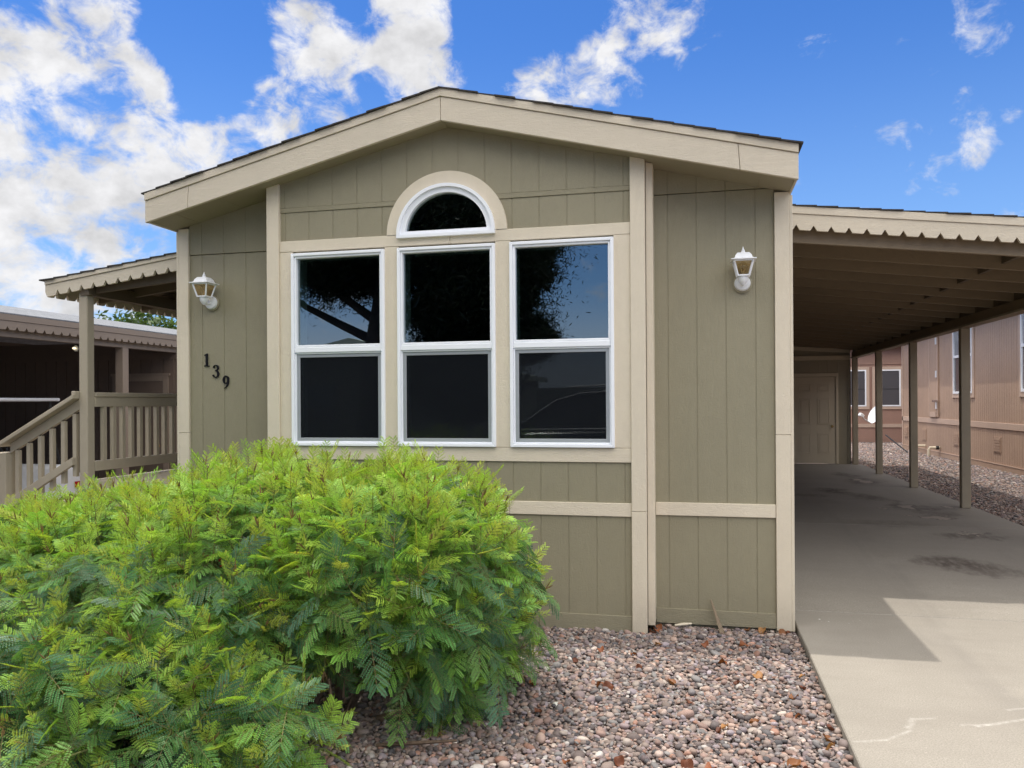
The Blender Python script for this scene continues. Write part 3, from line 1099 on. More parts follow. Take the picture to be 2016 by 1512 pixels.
b = MB()
n = 10
for i in range(n):
    a0 = PE-.03+(WL-PE+.02)*i/n
    a1 = PE-.03+(WL-PE+.02)*(i+1)/n
    b.prism([(a0-.01, ptop(a0)+.014), (a1, ptop(a1)+.006), (a1, ptop(a1)-.004), (a0-.01, ptop(a0)+.002)], PF-.02+random.uniform(-.01, .01), 9.3, 'y')
b.build('roof', 'roof_shingle', po)
MB().prism([(PE, ptop(PE)-.02), (WL-.022, ptop(WL)-.02), (WL-.022, ptop(WL)-.006), (PE, ptop(PE)-.006)], PF+.03, 9.3, 'y').build('roof_deck', 'carport_under', po)
MB().prism([(PE, ptop(PE)), (WL-.022, ptop(WL)), (WL-.022, ptop(WL)-.036), (PE, ptop(PE)-.036)], PF-.010, PF+.026, 'y').build('fascia', 'fascia_paint', po, bevel=.002)
pts = scallop(PE, WL-.022, .1245, .05, .045, lambda q: ptop(q)-.038, lambda q: ptop(q)-.143, PE+.13)
# rounded lower outer corner
pts[0] = (PE+.02, pts[0][1])
pts.append((PE, ptop(PE)-.10))
MB().prism(pts, PF, PF+.026, 'y').build('fascia', 'fascia_paint', po)
pts = scallop(PF+.028, 9.3, .1245, .05, .045, lambda q: ptop(PE)-.01, lambda q: ptop(PE)-.143, PF+.10)
MB().prism(pts, PE+.002, PE+.026, 'x').build('fascia', 'fascia_paint', po)
for yy in (6.55, 7.15, 7.75, 8.35, 8.95):
    MB().prism([(PE+.03, ptop(PE)-.13), (WL-.03, ptop(WL)-.15), (WL-.03, ptop(WL)-.022), (PE+.03, ptop(PE)-.022)], yy, yy+.04, 'y').build('rafter', 'carport_under', po)
MB().box(PX-.04, PX+.05, PF+.03, 9.25, 2.575, 2.68).build('beam', 'carport_under', po)
MB().prism([(PX+.06, 2.60), (WL-.03, 2.68), (WL-.03, 2.80), (PX+.06, 2.72)], PF+.10, PF+.14, 'y').build('beam', 'carport_under', po)
MB().box(PX-.072, PX+.016, 5.975, 6.063, -.06, 2.60).build('post', 'porch_paint', po, bevel=.006)
MB().box(PX-.072, PX+.016, 9.1, 9.19, -.06, 2.60).build('post', 'porch_paint', po, bevel=.006)
# railing along the outer side of the deck
MB().box(PX-.075, PX+.03, 6.064, 9.1, 1.675, 1.715).build('top_rail', 'porch_paint', po, bevel=.004)
MB().box(PX-.115, PX-.0725, 5.93, 6.16, 1.690, 1.7255).build('top_rail', 'porch_paint', po, bevel=.004)
MB().box(PX-.02, PX+.02, 6.064, 9.1, 1.585, 1.674).build('top_rail', 'porch_paint', po, bevel=.003)
MB().box(PX-.02, PX+.02, 6.064, 9.1, 1.01, 1.10).build('bottom_rail', 'porch_paint', po, bevel=.003)
yy = 6.19
while yy < 9.06:
    MB().box(PX-.020, PX+.018, yy-.019, yy+.019, 1.1005, 1.5845).build('baluster', 'porch_paint', po)
    yy += .1205
# deck, skirting
MB().box(PX-.05, WL-.03, 5.99, 9.2, .84, .93).build('deck', 'porch_paint', po)
b = MB()
yy = 5.99
while yy < 9.2:
    b.box(PX-.03, PX-.01, yy, yy+.14, -.05, .838)
    yy += .15
b.build('deck_skirt', 'shed_paint', po)
b = MB()
q = PX+.08
while q < WL-.1:
    b.box(q, min(q+.14, WL-.04), 6.0, 6.02, -.05, .838)
    q += .15
b.build('deck_skirt', 'shed_paint', po)


# stair rail going down to the left, in the plane of the post
def hz(x): return 1.655+0.535*(x-(-5.345))


NX = -6.15
MB().hexa([(NX, 5.905, hz(NX)), (PX-.073, 5.905, hz(PX-.073)), (PX-.073, 6.09, hz(PX-.073)), (NX, 6.09, hz(NX)),
           (NX, 5.905, hz(NX)+.04), (PX-.073, 5.905, hz(PX-.073)+.04), (PX-.073, 6.09, hz(PX-.073)+.04), (NX, 6.09, hz(NX)+.04)]).build('handrail', 'porch_paint', po, bevel=.004)
MB().hexa([(NX+.06, 5.99, hz(NX+.06)-.09), (PX-.073, 5.99, hz(PX-.073)-.09), (PX-.073, 6.03, hz(PX-.073)-.09), (NX+.06, 6.03, hz(NX+.06)-.09),
           (NX+.06, 5.99, hz(NX+.06)-.002), (PX-.073, 5.99, hz(PX-.073)-.002), (PX-.073, 6.03, hz(PX-.073)-.002), (NX+.06, 6.03, hz(NX+.06)-.002)]).build('handrail', 'porch_paint', po)
MB().box(NX-.09, NX+.055, 5.945, 6.085, -.06, hz(NX-.09)-.003).build('newel_post', 'porch_paint', po, bevel=.005)
q = NX+.13
while q < PX-.12:
    MB().box(q-.019, q+.019, 5.992, 6.028, hz(q)-.66, hz(q)-.10).build('baluster', 'porch_paint', po)
    q += .1235
MB().hexa([(NX+.06, 5.955, hz(NX+.06)-.60), (PX-.13, 5.955, hz(PX-.13)-.56), (PX-.13, 5.99, hz(PX-.13)-.56), (NX+.06, 5.99, hz(NX+.06)-.60),
           (NX+.06, 5.955, hz(NX+.06)-.51), (PX-.13, 5.955, hz(PX-.13)-.49), (PX-.13, 5.99, hz(PX-.13)-.49), (NX+.06, 5.99, hz(NX+.06)-.51)]).build('stringer', 'porch_paint', po, bevel=.003)
for i in range(4):
    zt_ = .93-.19*(i+1)
    xr = PX-.06-.28*i
    MB().box(xr-.30, xr, 6.03, 7.0, zt_-.04, zt_).build('step', 'porch_paint', po, bevel=.004)
    MB().box(xr-.02, xr, 6.03, 7.0, -.05, zt_-.041).build('riser', 'porch_paint', po)


# ------------------------------------------------------------------ wall lanterns
def lantern(cx, cz, label, turn=0.0):
    y = YR-.02
    t = thing('wall_lantern', label, 'lantern', (cx, y, cz), 'white carriage lanterns on the front wall')
    MB().lathe([(.068, 0), (.068, -.010), (.062, -.014), (.0, -.014)], (cx, y, cz), 'y', 32).build('mounting_ring', 'siding_paint', t, smooth=True)
    MB().lathe([(.056, -.0145), (.056, -.022), (.048, -.034), (.024, -.040), (.0, -.041)], (cx, y, cz), 'y', 32).build('back_plate', 'white_enamel', t, smooth=True)
    by, bz = y-.115, cz+.035      # lantern body axis and foot
    b = MB()
    b.tube([(cx, y-.038, cz-.006), (cx, y-.075, cz-.016), (cx, y-.105, cz-.010), (cx, by, cz+.008)], [.012, .012, .013, .016], 10)
    b.lathe([(.010, cz-.028), (.022, cz-.012), (.032, cz+.004), (.036, cz+.022), (.036, cz+.034), (.0, cz+.034)], (cx, by, 0), 'z', 20)
    b.build('arm', 'white_enamel', t, smooth=True)
    w0, w1, h = .038, .064, .106
    def cor(i, wd): return ((-1, 1, 1, -1)[i]*wd, (-1, -1, 1, 1)[i]*wd)
    ca, sa = math.cos(turn), math.sin(turn)
    def pt(i, wd, z):
        a, c = cor(i, wd)
        return (cx+a*ca-c*sa, by+a*sa+c*ca, z)
    b = MB()
    for i in range(4):
        b.beam(pt(i, w0, bz), pt(i, w1, bz+h), .011, .011)
        j = (i+1) % 4
        b.beam(pt(i, w0, bz+.004), pt(j, w0, bz+.004), .010, .010)
        b.beam(pt(i, w1, bz+h), pt(j, w1, bz+h), .012, .012)
    b.add([pt(i, w0, bz-.001) for i in range(4)], [(0, 1, 2, 3)])
    b.build('lantern_frame', 'white_enamel', t)
    b = MB()
    for i in range(4):
        j = (i+1) % 4
        b.add([pt(i, w0*.97, bz+.004), pt(j, w0*.97, bz+.004), pt(j, w1*.97, bz+h), pt(i, w1*.97, bz+h)], [(0, 1, 2, 3)])
    b.build('lantern_glass', 'amber_glass', t)
    b = MB()
    lv = [(.086, bz+h+.003), (.086, bz+h+.010), (.062, bz+h+.016), (.054, bz+h+.038), (.040, bz+h+.056), (.016, bz+h+.060)]
    vs_, fs_ = [], []
    for wd, z in lv:
        vs_ += [pt(i, wd, z) for i in range(4)]
    for k in range(len(lv)-1):
        for i in range(4):
            j = (i+1) % 4
            fs_.append((k*4+i, k*4+j, k*4+4+j, k*4+4+i))
    fs_ += [(0, 1, 2, 3), tuple(len(lv)*4-4+i for i in range(4))]
    b.add(vs_, fs_)
    b.build('lantern_roof', 'white_enamel', t, bevel=.002)
    MB().lathe([(.018, bz+h+.0605), (.012, bz+h+.07), (.013, bz+h+.076), (.006, bz+h+.086), (.001, bz+h+.104)], (cx, by, 0), 'z', 12).build('finial', 'white_enamel', t, smooth=True)
    MB().lathe([(.012, bz+.006), (.013, bz+.03), (.028, bz+.062), (.026, bz+.086), (.012, bz+.102), (.0, bz+.104)], (cx, by, 0), 'z', 16).build('bulb', 'bulb_glass', t, smooth=True)


mat_glass('bulb_glass', (0.92, 0.88, 0.78), 0.10)
lantern(-3.954, 2.452, 'white four sided lantern on the narrow wall above the black house numbers')
lantern(0.329, 2.445, 'white four sided lantern on the right wall beside the carport')


# ------------------------------------------------------------------ house numbers
def ribbon(b, pts, x, z, s, y0, y1, closed=False):
    P_ = [Vector((p[0], p[1], 0)) for p in pts]
    n = len(P_)
    fine, wid = [], []
    m_ = n if closed else n-1
    for i in range(m_):
        p0, p1, p2, p3 = [P_[(i+k) % n] if closed else P_[min(max(i+k, 0), n-1)] for k in (-1, 0, 1, 2)]
        w1, w2 = pts[i][2], pts[(i+1) % n][2]
        for k in range(6):
            t = k/6
            fine.append(0.5*((2*p1)+(p2-p0)*t+(2*p0-5*p1+4*p2-p3)*t*t+(3*p1-p0-3*p2+p3)*t**3))
            wid.append(w1+(w2-w1)*t)
    if not closed:
        fine.append(P_[-1])
        wid.append(pts[-1][2])
    N_ = len(fine)
    L_, R2 = [], []
    for i in range(N_):
        a = fine[(i-1) % N_] if closed or i > 0 else fine[i]
        c = fine[(i+1) % N_] if closed or i < N_-1 else fine[i]
        d = (c-a).normalized()
        nn = Vector((-d.y, d.x, 0))*wid[i]/2
        L_.append(fine[i]+nn)
        R2.append(fine[i]-nn)
    f = lambda p, y: (x+p.x*s, y, z+p.y*s)
    vs_ = [f(p, y0) for p in L_]+[f(p, y0) for p in R2]+[f(p, y1) for p in L_]+[f(p, y1) for p in R2]
    fs_ = []
    for i in range(N_ if closed else N_-1):
        j = (i+1) % N_
        fs_ += [(i, j, N_+j, N_+i), (2*N_+i, 3*N_+i, 3*N_+j, 2*N_+j), (i, 2*N_+i, 2*N_+j, j), (N_+i, N_+j, 3*N_+j, 3*N_+i)]
    if not closed:
        fs_ += [(0, N_, 3*N_, 2*N_), (N_-1, 3*N_-1, 4*N_-1, 2*N_-1)]
    b.add(vs_, fs_)


ny0, ny1 = YR-.026, YR-.0145
s = .108
b = MB()
b.prism([(-4.01+p[0]*s, 1.921+p[1]*s) for p in [(-.22, 0), (.22, 0), (.22, .055), (.085, .085), (.085, 1), (.02, 1), (-.21, .89), (-.21, .835), (-.085, .865), (-.085, .085), (-.22, .055)]], ny0, ny1, 'y')
tag(b.build('house_number', 'black_metal'), 'black metal numeral 1, topmost of the three house digits', 'house number', 'house numbers')
b = MB()
ribbon(b, [(-.19, .75, .10), (-.18, .86, .10), (-.10, .945, .06), (.02, .965, .06), (.15, .88, .13), (.175, .74, .16), (.11, .61, .10), (-.06, .54, .05)], -3.924, 1.825, s, ny0, ny1)
ribbon(b, [(-.06, .535, .05), (.12, .48, .10), (.20, .30, .17), (.16, .12, .13), (.02, .03, .06), (-.12, .05, .07), (-.22, .15, .11), (-.235, .23, .12)], -3.924, 1.825, s, ny0-.0006, ny1)
tag(b.build('house_number', 'black_metal'), 'black metal numeral 3, middle of the three house digits', 'house number', 'house numbers')
b = MB()
ribbon(b, [(0, .97, .055), (.17, .83, .14), (.19, .65, .16), (.13, .47, .11), (.0, .37, .055), (-.14, .46, .12), (-.19, .66, .16), (-.15, .85, .13)], -3.831, 1.734, s, ny0, ny1, True)
ribbon(b, [(.205, .66, .12), (.20, .45, .13), (.11, .22, .10), (-.03, .08, .06), (-.16, .01, .035)], -3.831, 1.734, s, ny0-.0006, ny1)
tag(b.build('house_number', 'black_metal'), 'black metal numeral 9, lowest of the three house digits', 'house number', 'house numbers')

# ------------------------------------------------------------------ left neighbour with open carport
nb = thing('neighbour_house', 'brown home on the left with grey shingles and a dark open carport', 'house', (-11, 10, 0))
NE = -7.9
b = MB()
b.prism([(NE+.03, 2.693), (-11.5, 3.31), (-15.1, 2.70), (-15.1, 2.66), (-11.5, 3.27), (NE+.03, 2.6785)], 1.5, 26, 'y')
b.build('roof', 'grey_shingle', nb)
pts = scallop(1.5, 26, .136, .055, .042, lambda q: 2.60, lambda q: 2.495, 1.6)
MB().prism(pts, NE, NE+.022, 'x').build('fascia', 'brown_fascia', nb)
MB().box(NE, NE+.03, 1.5, 26, 2.602, 2.677).build('fascia', 'brown_fascia', nb, bevel=.003)
MB().box(NE-.16, NE-.05, 1.6, 25.9, 2.42, 2.55).build('beam', 'brown_fascia', nb)
for yp in (2.6, 6.2, 9.72):
    MB().box(NE-.17, NE-.045, yp, yp+.12, -.08, 2.419).build('post', 'brown_fascia', nb, bevel=.004)
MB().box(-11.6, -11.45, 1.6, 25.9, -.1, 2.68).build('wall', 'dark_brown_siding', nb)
# closet wall across the back of the carport
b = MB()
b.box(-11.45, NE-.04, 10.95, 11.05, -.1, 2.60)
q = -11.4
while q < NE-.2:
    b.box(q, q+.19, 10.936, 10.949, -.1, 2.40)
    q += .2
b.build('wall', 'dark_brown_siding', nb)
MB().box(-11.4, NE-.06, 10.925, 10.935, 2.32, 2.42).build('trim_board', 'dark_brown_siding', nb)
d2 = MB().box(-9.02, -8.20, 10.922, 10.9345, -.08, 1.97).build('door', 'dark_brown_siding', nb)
b = MB()
b.box(-9.12, -9.025, 10.916, 10.9345, -.08, 2.06)
b.box(-8.195, -8.10, 10.916, 10.9345, -.08, 2.06)
b.box(-9.15, -8.07, 10.913, 10.9345, 2.062, 2.10)
b.box(-9.02, -8.20, 10.916, 10.9345, 1.975, 2.06)
b.build('door_frame', 'brown_fascia', nb)
MB().lathe([(.025, 0), (.012, -.02), (.026, -.05), (.0, -.06)], (-8.28, 10.9215, .95), 'y', 12).build('knob', 'brass', nb, smooth=True)

pl = thing('porch_light', 'tiny lit wall light glowing inside the dark neighbouring carport', 'light', (-9.79, 10.92, 2.52))
MB().lathe([(.05, 0), (.05, -.02), (.0, -.022)], (-9.790, 10.918, 2.523), 'y', 16).build('light_base', 'white_enamel', pl)
MB().lathe([(.0, -.085), (.014, -.08), (.02, -.06), (.016, -.04), (.012, -.0225)], (-9.790, 10.918, 2.523), 'y', 16).build('bulb', 'lit_bulb', pl, smooth=True)

# golf cart parked in the neighbour's carport
gc = thing('golf_cart', 'white golf cart with flat canopy parked in the dark carport on the left', 'golf cart', (-8.95, 8.5, 0))
gx, gy = -8.95, 8.35
MB().box(gx-.55, gx+.50, gy-1.0, gy+.78, 1.655, 1.70).build('canopy', 'white_roof_plastic', gc, bevel=.018, seg=3)
for px_, py_, qx, qy in ((.44, .66, .46, .86), (-.48, .66, -.46, .86), (.44, -.9, .46, -.95), (-.48, -.9, -.46, -.95)):
    MB().tube([(gx+px_, gy+py_, 1.66), (gx+px_, gy+py_+.03, 1.2), (gx+qx, gy+qy, .70)], .018, 8).build('canopy_post', 'black_plastic', gc, smooth=True)
b = MB()
b.prism([(gy+.55, .30), (gy+1.22, .34), (gy+1.27, .52), (gy+1.05, .72), (gy+.80, .80), (gy+.66, .76), (gy+.60, .40), (gy-.1, .38), (gy-.2, .62), (gy-.95, .66), (gy-1.15, .55), (gy-1.15, .30)], gx-.55, gx+.52, 'x')
b.build('body', 'white_roof_plastic', gc, bevel=.04, seg=3)
MB().box(gx-.48, gx+.44, gy-.75, gy-.15, .665, .80).build('seat', 'cream_plastic', gc, bevel=.03, seg=2)
MB().box(gx-.48, gx+.44, gy-.86, gy-.74, .82, 1.20).build('backrest', 'cream_plastic', gc, bevel=.03, seg=2)
MB().box(gx+.521, gx+.535, gy+1.0, gy+1.16, .46, .54).build('light', 'red_lens', gc)
MB().box(gx+.521, gx+.535, gy-1.1, gy-.6, .42, .50).build('side_stripe', 'red_lens', gc)
b = MB()
ring = [(gx-.2+.17*math.cos(t), gy+.42+.06*math.sin(t), .95+.16*math.sin(t)) for t in [2*math.pi*k/20 for k in range(21)]]
b.tube(ring, .013, 6)
b.tube([(gx-.2, gy+.42, .95), (gx-.2, gy+.70, .72)], .018, 8)
b.build('steering_wheel', 'black_plastic', gc, smooth=True)
for sx in (-.50, .45):
    for sy in (.88, -.75):
        wl = MB().lathe([(.12, -.08), (.21, -.09), (.235, -.06), (.235, .06), (.21, .09), (.12, .08)], (gx+sx, gy+sy, .16), 'x', 24).build('wheel', 'dark_rubber', gc, smooth=True)
        MB().lathe([(.0, -.093), (.10, -.092), (.119, -.075), (.119, .075), (.10, .092), (.0, .093)], (gx+sx, gy+sy, .16), 'x', 20).build('rim', 'chrome', wl, smooth=True)

# ------------------------------------------------------------------ right neighbour
rn = thing('neighbour_house', 'pinkish brown sided home along the gravel strip right of the carport', 'house', (8, 19, .2))
XN = 5.994
GZ = .15
b = MB()
b.box(XN+.02, XN+7.5, 6.0, 25.6, 0, 3.55)
b.build('wall', 'brown_siding', rn)
b = MB()
yy = 6.0
while yy < 25.6:
    wdt = .125
    b.box(XN+.004, XN+.0195, yy, min(yy+wdt-.010, 25.6), 1.135, 3.5)
    b.box(XN+.004, XN+.0195, yy, min(yy+wdt-.010, 25.6), .30, 1.0)
    yy += wdt
b.build('siding', 'brown_siding', rn)
MB().box(XN-.016, XN+.0195, 6.0, 25.62, 1.003, 1.132).build('belt_board', 'brown_trim', rn, bevel=.004)
MB().box(XN-.012, XN+.0195, 6.0, 25.62, .10, .297).build('skirt_board', 'brown_siding', rn, bevel=.003)
MB().box(XN-.018, XN-.0125, 6.0, 25.62, .282, .298).build('skirt_board', 'brown_trim', rn)
MB().box(XN-.016, XN+.0195, 25.53, 25.625, .30, 3.5).build('corner_board', 'brown_trim', rn)
MB().prism([(XN-.35, 3.5), (XN+3.7, 4.5), (XN+7.9, 3.5), (XN+7.9, 3.6), (XN+3.7, 4.62), (XN-.35, 3.6)], 5.7, 26.0, 'y').build('roof', 'roof_shingle', rn)


def side_window(yc, wd, z0, z1, zm):
    b = MB()
    for (y0, y1, a, c) in ((yc-wd/2-.11, yc-wd/2, z0-.10, z1+.1), (yc+wd/2, yc+wd/2+.11, z0-.10, z1+.1)):
        b.box(XN-.02, XN+.003, y0, y1, a, c)
    b.box(XN-.021, XN+.003, yc-wd/2, yc+wd/2, z0-.10, z0)
    b.box(XN-.021, XN+.003, yc-wd/2, yc+wd/2, z1, z1+.1)
    wn = b.build('window', 'brown_trim', rn, bevel=.003)
    b = MB()
    for (y0, y1, a, c) in ((yc-wd/2, yc-wd/2+.05, z0, z1), (yc+wd/2-.05, yc+wd/2, z0, z1), (yc-wd/2+.05, yc+wd/2-.05, z0, z0+.05), (yc-wd/2+.05, yc+wd/2-.05, z1-.05, z1), (yc-wd/2+.05, yc+wd/2-.05, zm-.03, zm+.03)):
        b.box(XN-.03, XN+.003, y0, y1, a, c)
    b.build('frame', 'white_vinyl', wn)
    MB().box(XN-.008, XN+.003, yc-wd/2+.05, yc+wd/2-.05, zm+.03, z1-.05).build('pane', 'sky_pane', wn)
    MB().box(XN-.004, XN+.003, yc-wd/2+.05, yc+wd/2-.05, z0+.05, zm-.03).build('pane', 'shaded_pane', wn)


m, nt, out = base_mat('sky_pane')
principled(nt, out, (0.30, 0.32, 0.35), 0.05, spec=1.0)
MATS['sky_pane'] = m
side_window(20.1, 1.32, 1.75, 3.35, 2.62)
side_window(16.05, 1.32, 1.75, 3.35, 2.62)
for yv in (18.0, 20.6, 23.3, 25.2):
    vn = MB()
    vn.box(XN-.008, XN+.003, yv-.20, yv+.20, .52, .84)
    for k in range(5):
        vn.box(XN-.016, XN-.0085, yv-.17, yv+.17, .55+k*.055, .585+k*.055)
    vn.build('vent', 'brown_siding', rn)
b = MB()
b.box(XN-.03, XN+.003, 21.95, 22.75, 1.17, 3.4)
b.build('utility_panel', 'brown_siding', rn, bevel=.004)
b = MB()
b.box(XN-.036, XN-.0305, 21.98, 22.02, 1.2, 3.38)
b.box(XN-.036, XN-.0305, 22.68, 22.72, 1.2, 3.38)
b.box(XN-.05, XN-.0305, 22.1, 22.6, 1.17, 1.30)
b.build('panel_trim', 'brown_trim', rn)
for zq, yq in ((3.02, 22.05), (2.18, 22.05), (1.38, 22.05)):
    MB().box(XN-.055, XN-.037, yq-.04, yq+.05, zq, zq+.17).build('panel_hinge', 'white_enamel', rn)
MB().box(XN-.08, XN-.056, 21.86, 22.3, 1.555, 1.60).build('panel_handle', 'steel', rn)
b = MB()
b.tube([(XN-.01, 23.2, .38), (XN-.22, 23.2, .38), (XN-.24, 23.2, .33), (XN-.24, 23.2, .12)], .03, 8)
b.build('drain_pipe', 'cream_plastic', rn, smooth=True)
b = MB()
b.tube([(XN-.01, 21.9, .40), (XN-.24, 21.9, .40), (XN-.26, 21.9, .35), (XN-.26, 21.9, .12)], .035, 8)
b.build('drain_pipe', 'cream_plastic', rn, smooth=True)
MB().tube([(XN-.03, 21.9, .40), (XN-.10, 21.9, .40)], .05, 8).build('pipe_collar', 'black_plastic', rn)

# ------------------------------------------------------------------ house at the back
bh = thing('neighbour_house', 'reddish brown home behind the carport with two tall screened windows', 'house', (4, 29.3, .2))
YH = 29.3
MB().box(-2, 12, YH+.02, YH+8, 0, 3.5).build('wall', 'brown_siding_red', bh) if 'brown_siding_red' in MATS else None
mat_paint('red_brown_siding', (0.36, 0.215, 0.165), 'Z', bstr=0.3, var=0.08)
MB().box(-2, 12, YH+.02, YH+8, 0, 3.5).build('wall', 'red_brown_siding', bh)
MB().box(-2, 12, YH-.01, YH+.018, .68, .80).build('belt_board', 'brown_trim', bh)
MB().box(-2, 12, YH-.012, YH+.018, .1, .32).build('skirt_board', 'red_brown_siding', bh)
MB().box(-2, 12, YH-.01, YH+.018, 2.84, 2.90).build('belt_board', 'red_brown_siding', bh)
MB().prism([(YH-.4, 3.45), (YH+4, 4.4), (YH+8.4, 3.45), (YH+8.4, 3.55), (YH+4, 4.52), (YH-.4, 3.55)], -2.4, 12.4, 'x').build('roof', 'roof_shingle', bh)
for x0, x1, ga, gb in ((4.9, 5.81, 5.02, 5.69), (5.90, 6.90, 6.22, 6.63)):
    b = MB()
    frame_ring(b, x0, x1, 1.30, 2.76, .10, YH-.02, YH+.018)
    wn = b.build('window', 'brown_trim', bh, bevel=.004)
    b = MB()
    frame_ring(b, x0+.1005, x1-.1005, 1.4005, 2.6595, .045, YH-.03, YH+.018)
    b.build('frame', 'white_vinyl', wn)
    MB().box(x0+.145, x1-.145, YH-.006, YH+.018, 1.445, 2.615).build('pane', 'shaded_pane', wn)
    MB().box(x0+.145, x1-.145, YH-.010, YH-.0065, 1.98, 2.005).build('mullion', 'black_plastic', wn)
MB().box(6.05, 6.18, YH-.05, YH+.018, .82, .90).build('vent', 'brown_siding', bh)

# ------------------------------------------------------------------ satellite dish
dsx, dsy, dsz = 4.93, 24.0, 1.19
dish = thing('satellite_dish', 'white satellite dish on a mast between the carport posts', 'satellite dish', (dsx, dsy, .15))
b = MB()
prof = [(r_, .20*(r_/.40)**2*.55) for r_ in (0.0001, .06, .12, .17, .22, .26, .275)]
vs_, fs_ = [], []
nseg = 28
aim = Vector((-.80, -.42, .42)).normalized()
sd = aim.cross(Vector((0, 0, 1))).normalized()
ud = sd.cross(aim).normalized()
C0 = Vector((dsx, dsy, dsz))
for layer, off in ((0, 0), (1, -.012)):
    for r_, h in prof:
        for k in range(nseg):
            t = 2*math.pi*k/nseg
            vs_.append(C0+sd*(r_*.86*math.cos(t))+ud*(r_*1.0*math.sin(t))+aim*(h+off))
np_ = len(prof)
for lay in (0, 1):
    for i in range(np_-1):
        for k in range(nseg):
            a = lay*np_*nseg+i*nseg+k
            c = lay*np_*nseg+i*nseg+(k+1) % nseg
            fs_.append((a, c, c+nseg, a+nseg))
for k in range(nseg):
    a = (np_-1)*nseg+k
    c = (np_-1)*nseg+(k+1) % nseg
    fs_.append((a, c, c+np_*nseg, a+np_*nseg))
b.add(vs_, fs_)
b.build('reflector', 'white_enamel', dish, smooth=True)
feed = C0+aim*.46-ud*.20
MB().tube([C0-ud*.275+aim*.055, C0-ud*.26+aim*.3, feed], .014, 8).build('feed_arm', 'steel', dish, smooth=True)
b = MB()
b.beam(feed-sd*.05, feed+sd*.05, .09, .10, aim)
b.beam(feed+aim*.02, feed-aim*.10, .07, .07)
b.build('receiver', 'white_enamel', dish, bevel=.012)
MB().tube([C0-aim*.012, C0-aim*.12, (dsx+.10, dsy+.1, .95), (dsx+.10, dsy+.1, .12)], .026, 10).build('mast', 'steel', dish, smooth=True)
b = MB()
b.tube([(5.35, 24.8, .60), (5.65, 23.6, .17)], .018, 6)
b.tube([(5.05, 23.7, .165), (5.35, 23.62, .163), (5.66, 23.6, .162)], .014, 6)
tag(b.build('black_pipe', 'black_plastic', smooth=True), 'thin black pipe leaning down to the gravel behind the carport posts', 'pipe')

# ------------------------------------------------------------------ wooden stake against the wall
b = MB()
b.hexa([(0.155, 5.80, -.05), (0.185, 5.80, -.05), (0.190, 5.83, -.05), (0.160, 5.83, -.05),
        (0.092, 5.885, .165), (0.098, 5.885, .172), (0.100, 5.898, .172), (0.094, 5.898, .165)])
tag(b.build('wooden_stake', 'old_wood', bevel=.002), 'short pointed wooden stake leaning on the wall right of the bay', 'stake')
b = MB().tube([(-.16, 5.86, -.022), (-.10, 5.865, -.012), (-.04, 5.88, -.008)], [.008, .012, .006], 6)
tag(b.build('wood_chip', 'cream_plastic', smooth=True), 'pale bit of wood lying on the gravel by the wall', 'wood chip')

# ------------------------------------------------------------------ pebbles
def ico(sub):
    bm = bmesh.new()
    bmesh.ops.create_icosphere(bm, subdivisions=sub, radius=1.0)
    v = np.array([q.co[:] for q in bm.verts], np.float32)
    f = np.array([[q.index for q in p.verts] for p in bm.faces], np.int32)
    bm.free()
    return v, f


PAL = np.array([(.36, .285, .25), (.27, .215, .20), (.44, .345, .30), (.19, .16, .155), (.52, .44, .385), (.38, .26, .22), (.32, .25, .25),
                (.24, .22, .22), (.47, .34, .28), (.62, .57, .53), (.13, .12, .125), (.42, .24, .18), (.33, .31, .30), (.40, .34, .36)], np.float32)
PW = np.array([15, 14, 11, 10, 5, 12, 10, 8, 7, 2.2, 4, 4, 7, 5], float)
PW /= PW.sum()


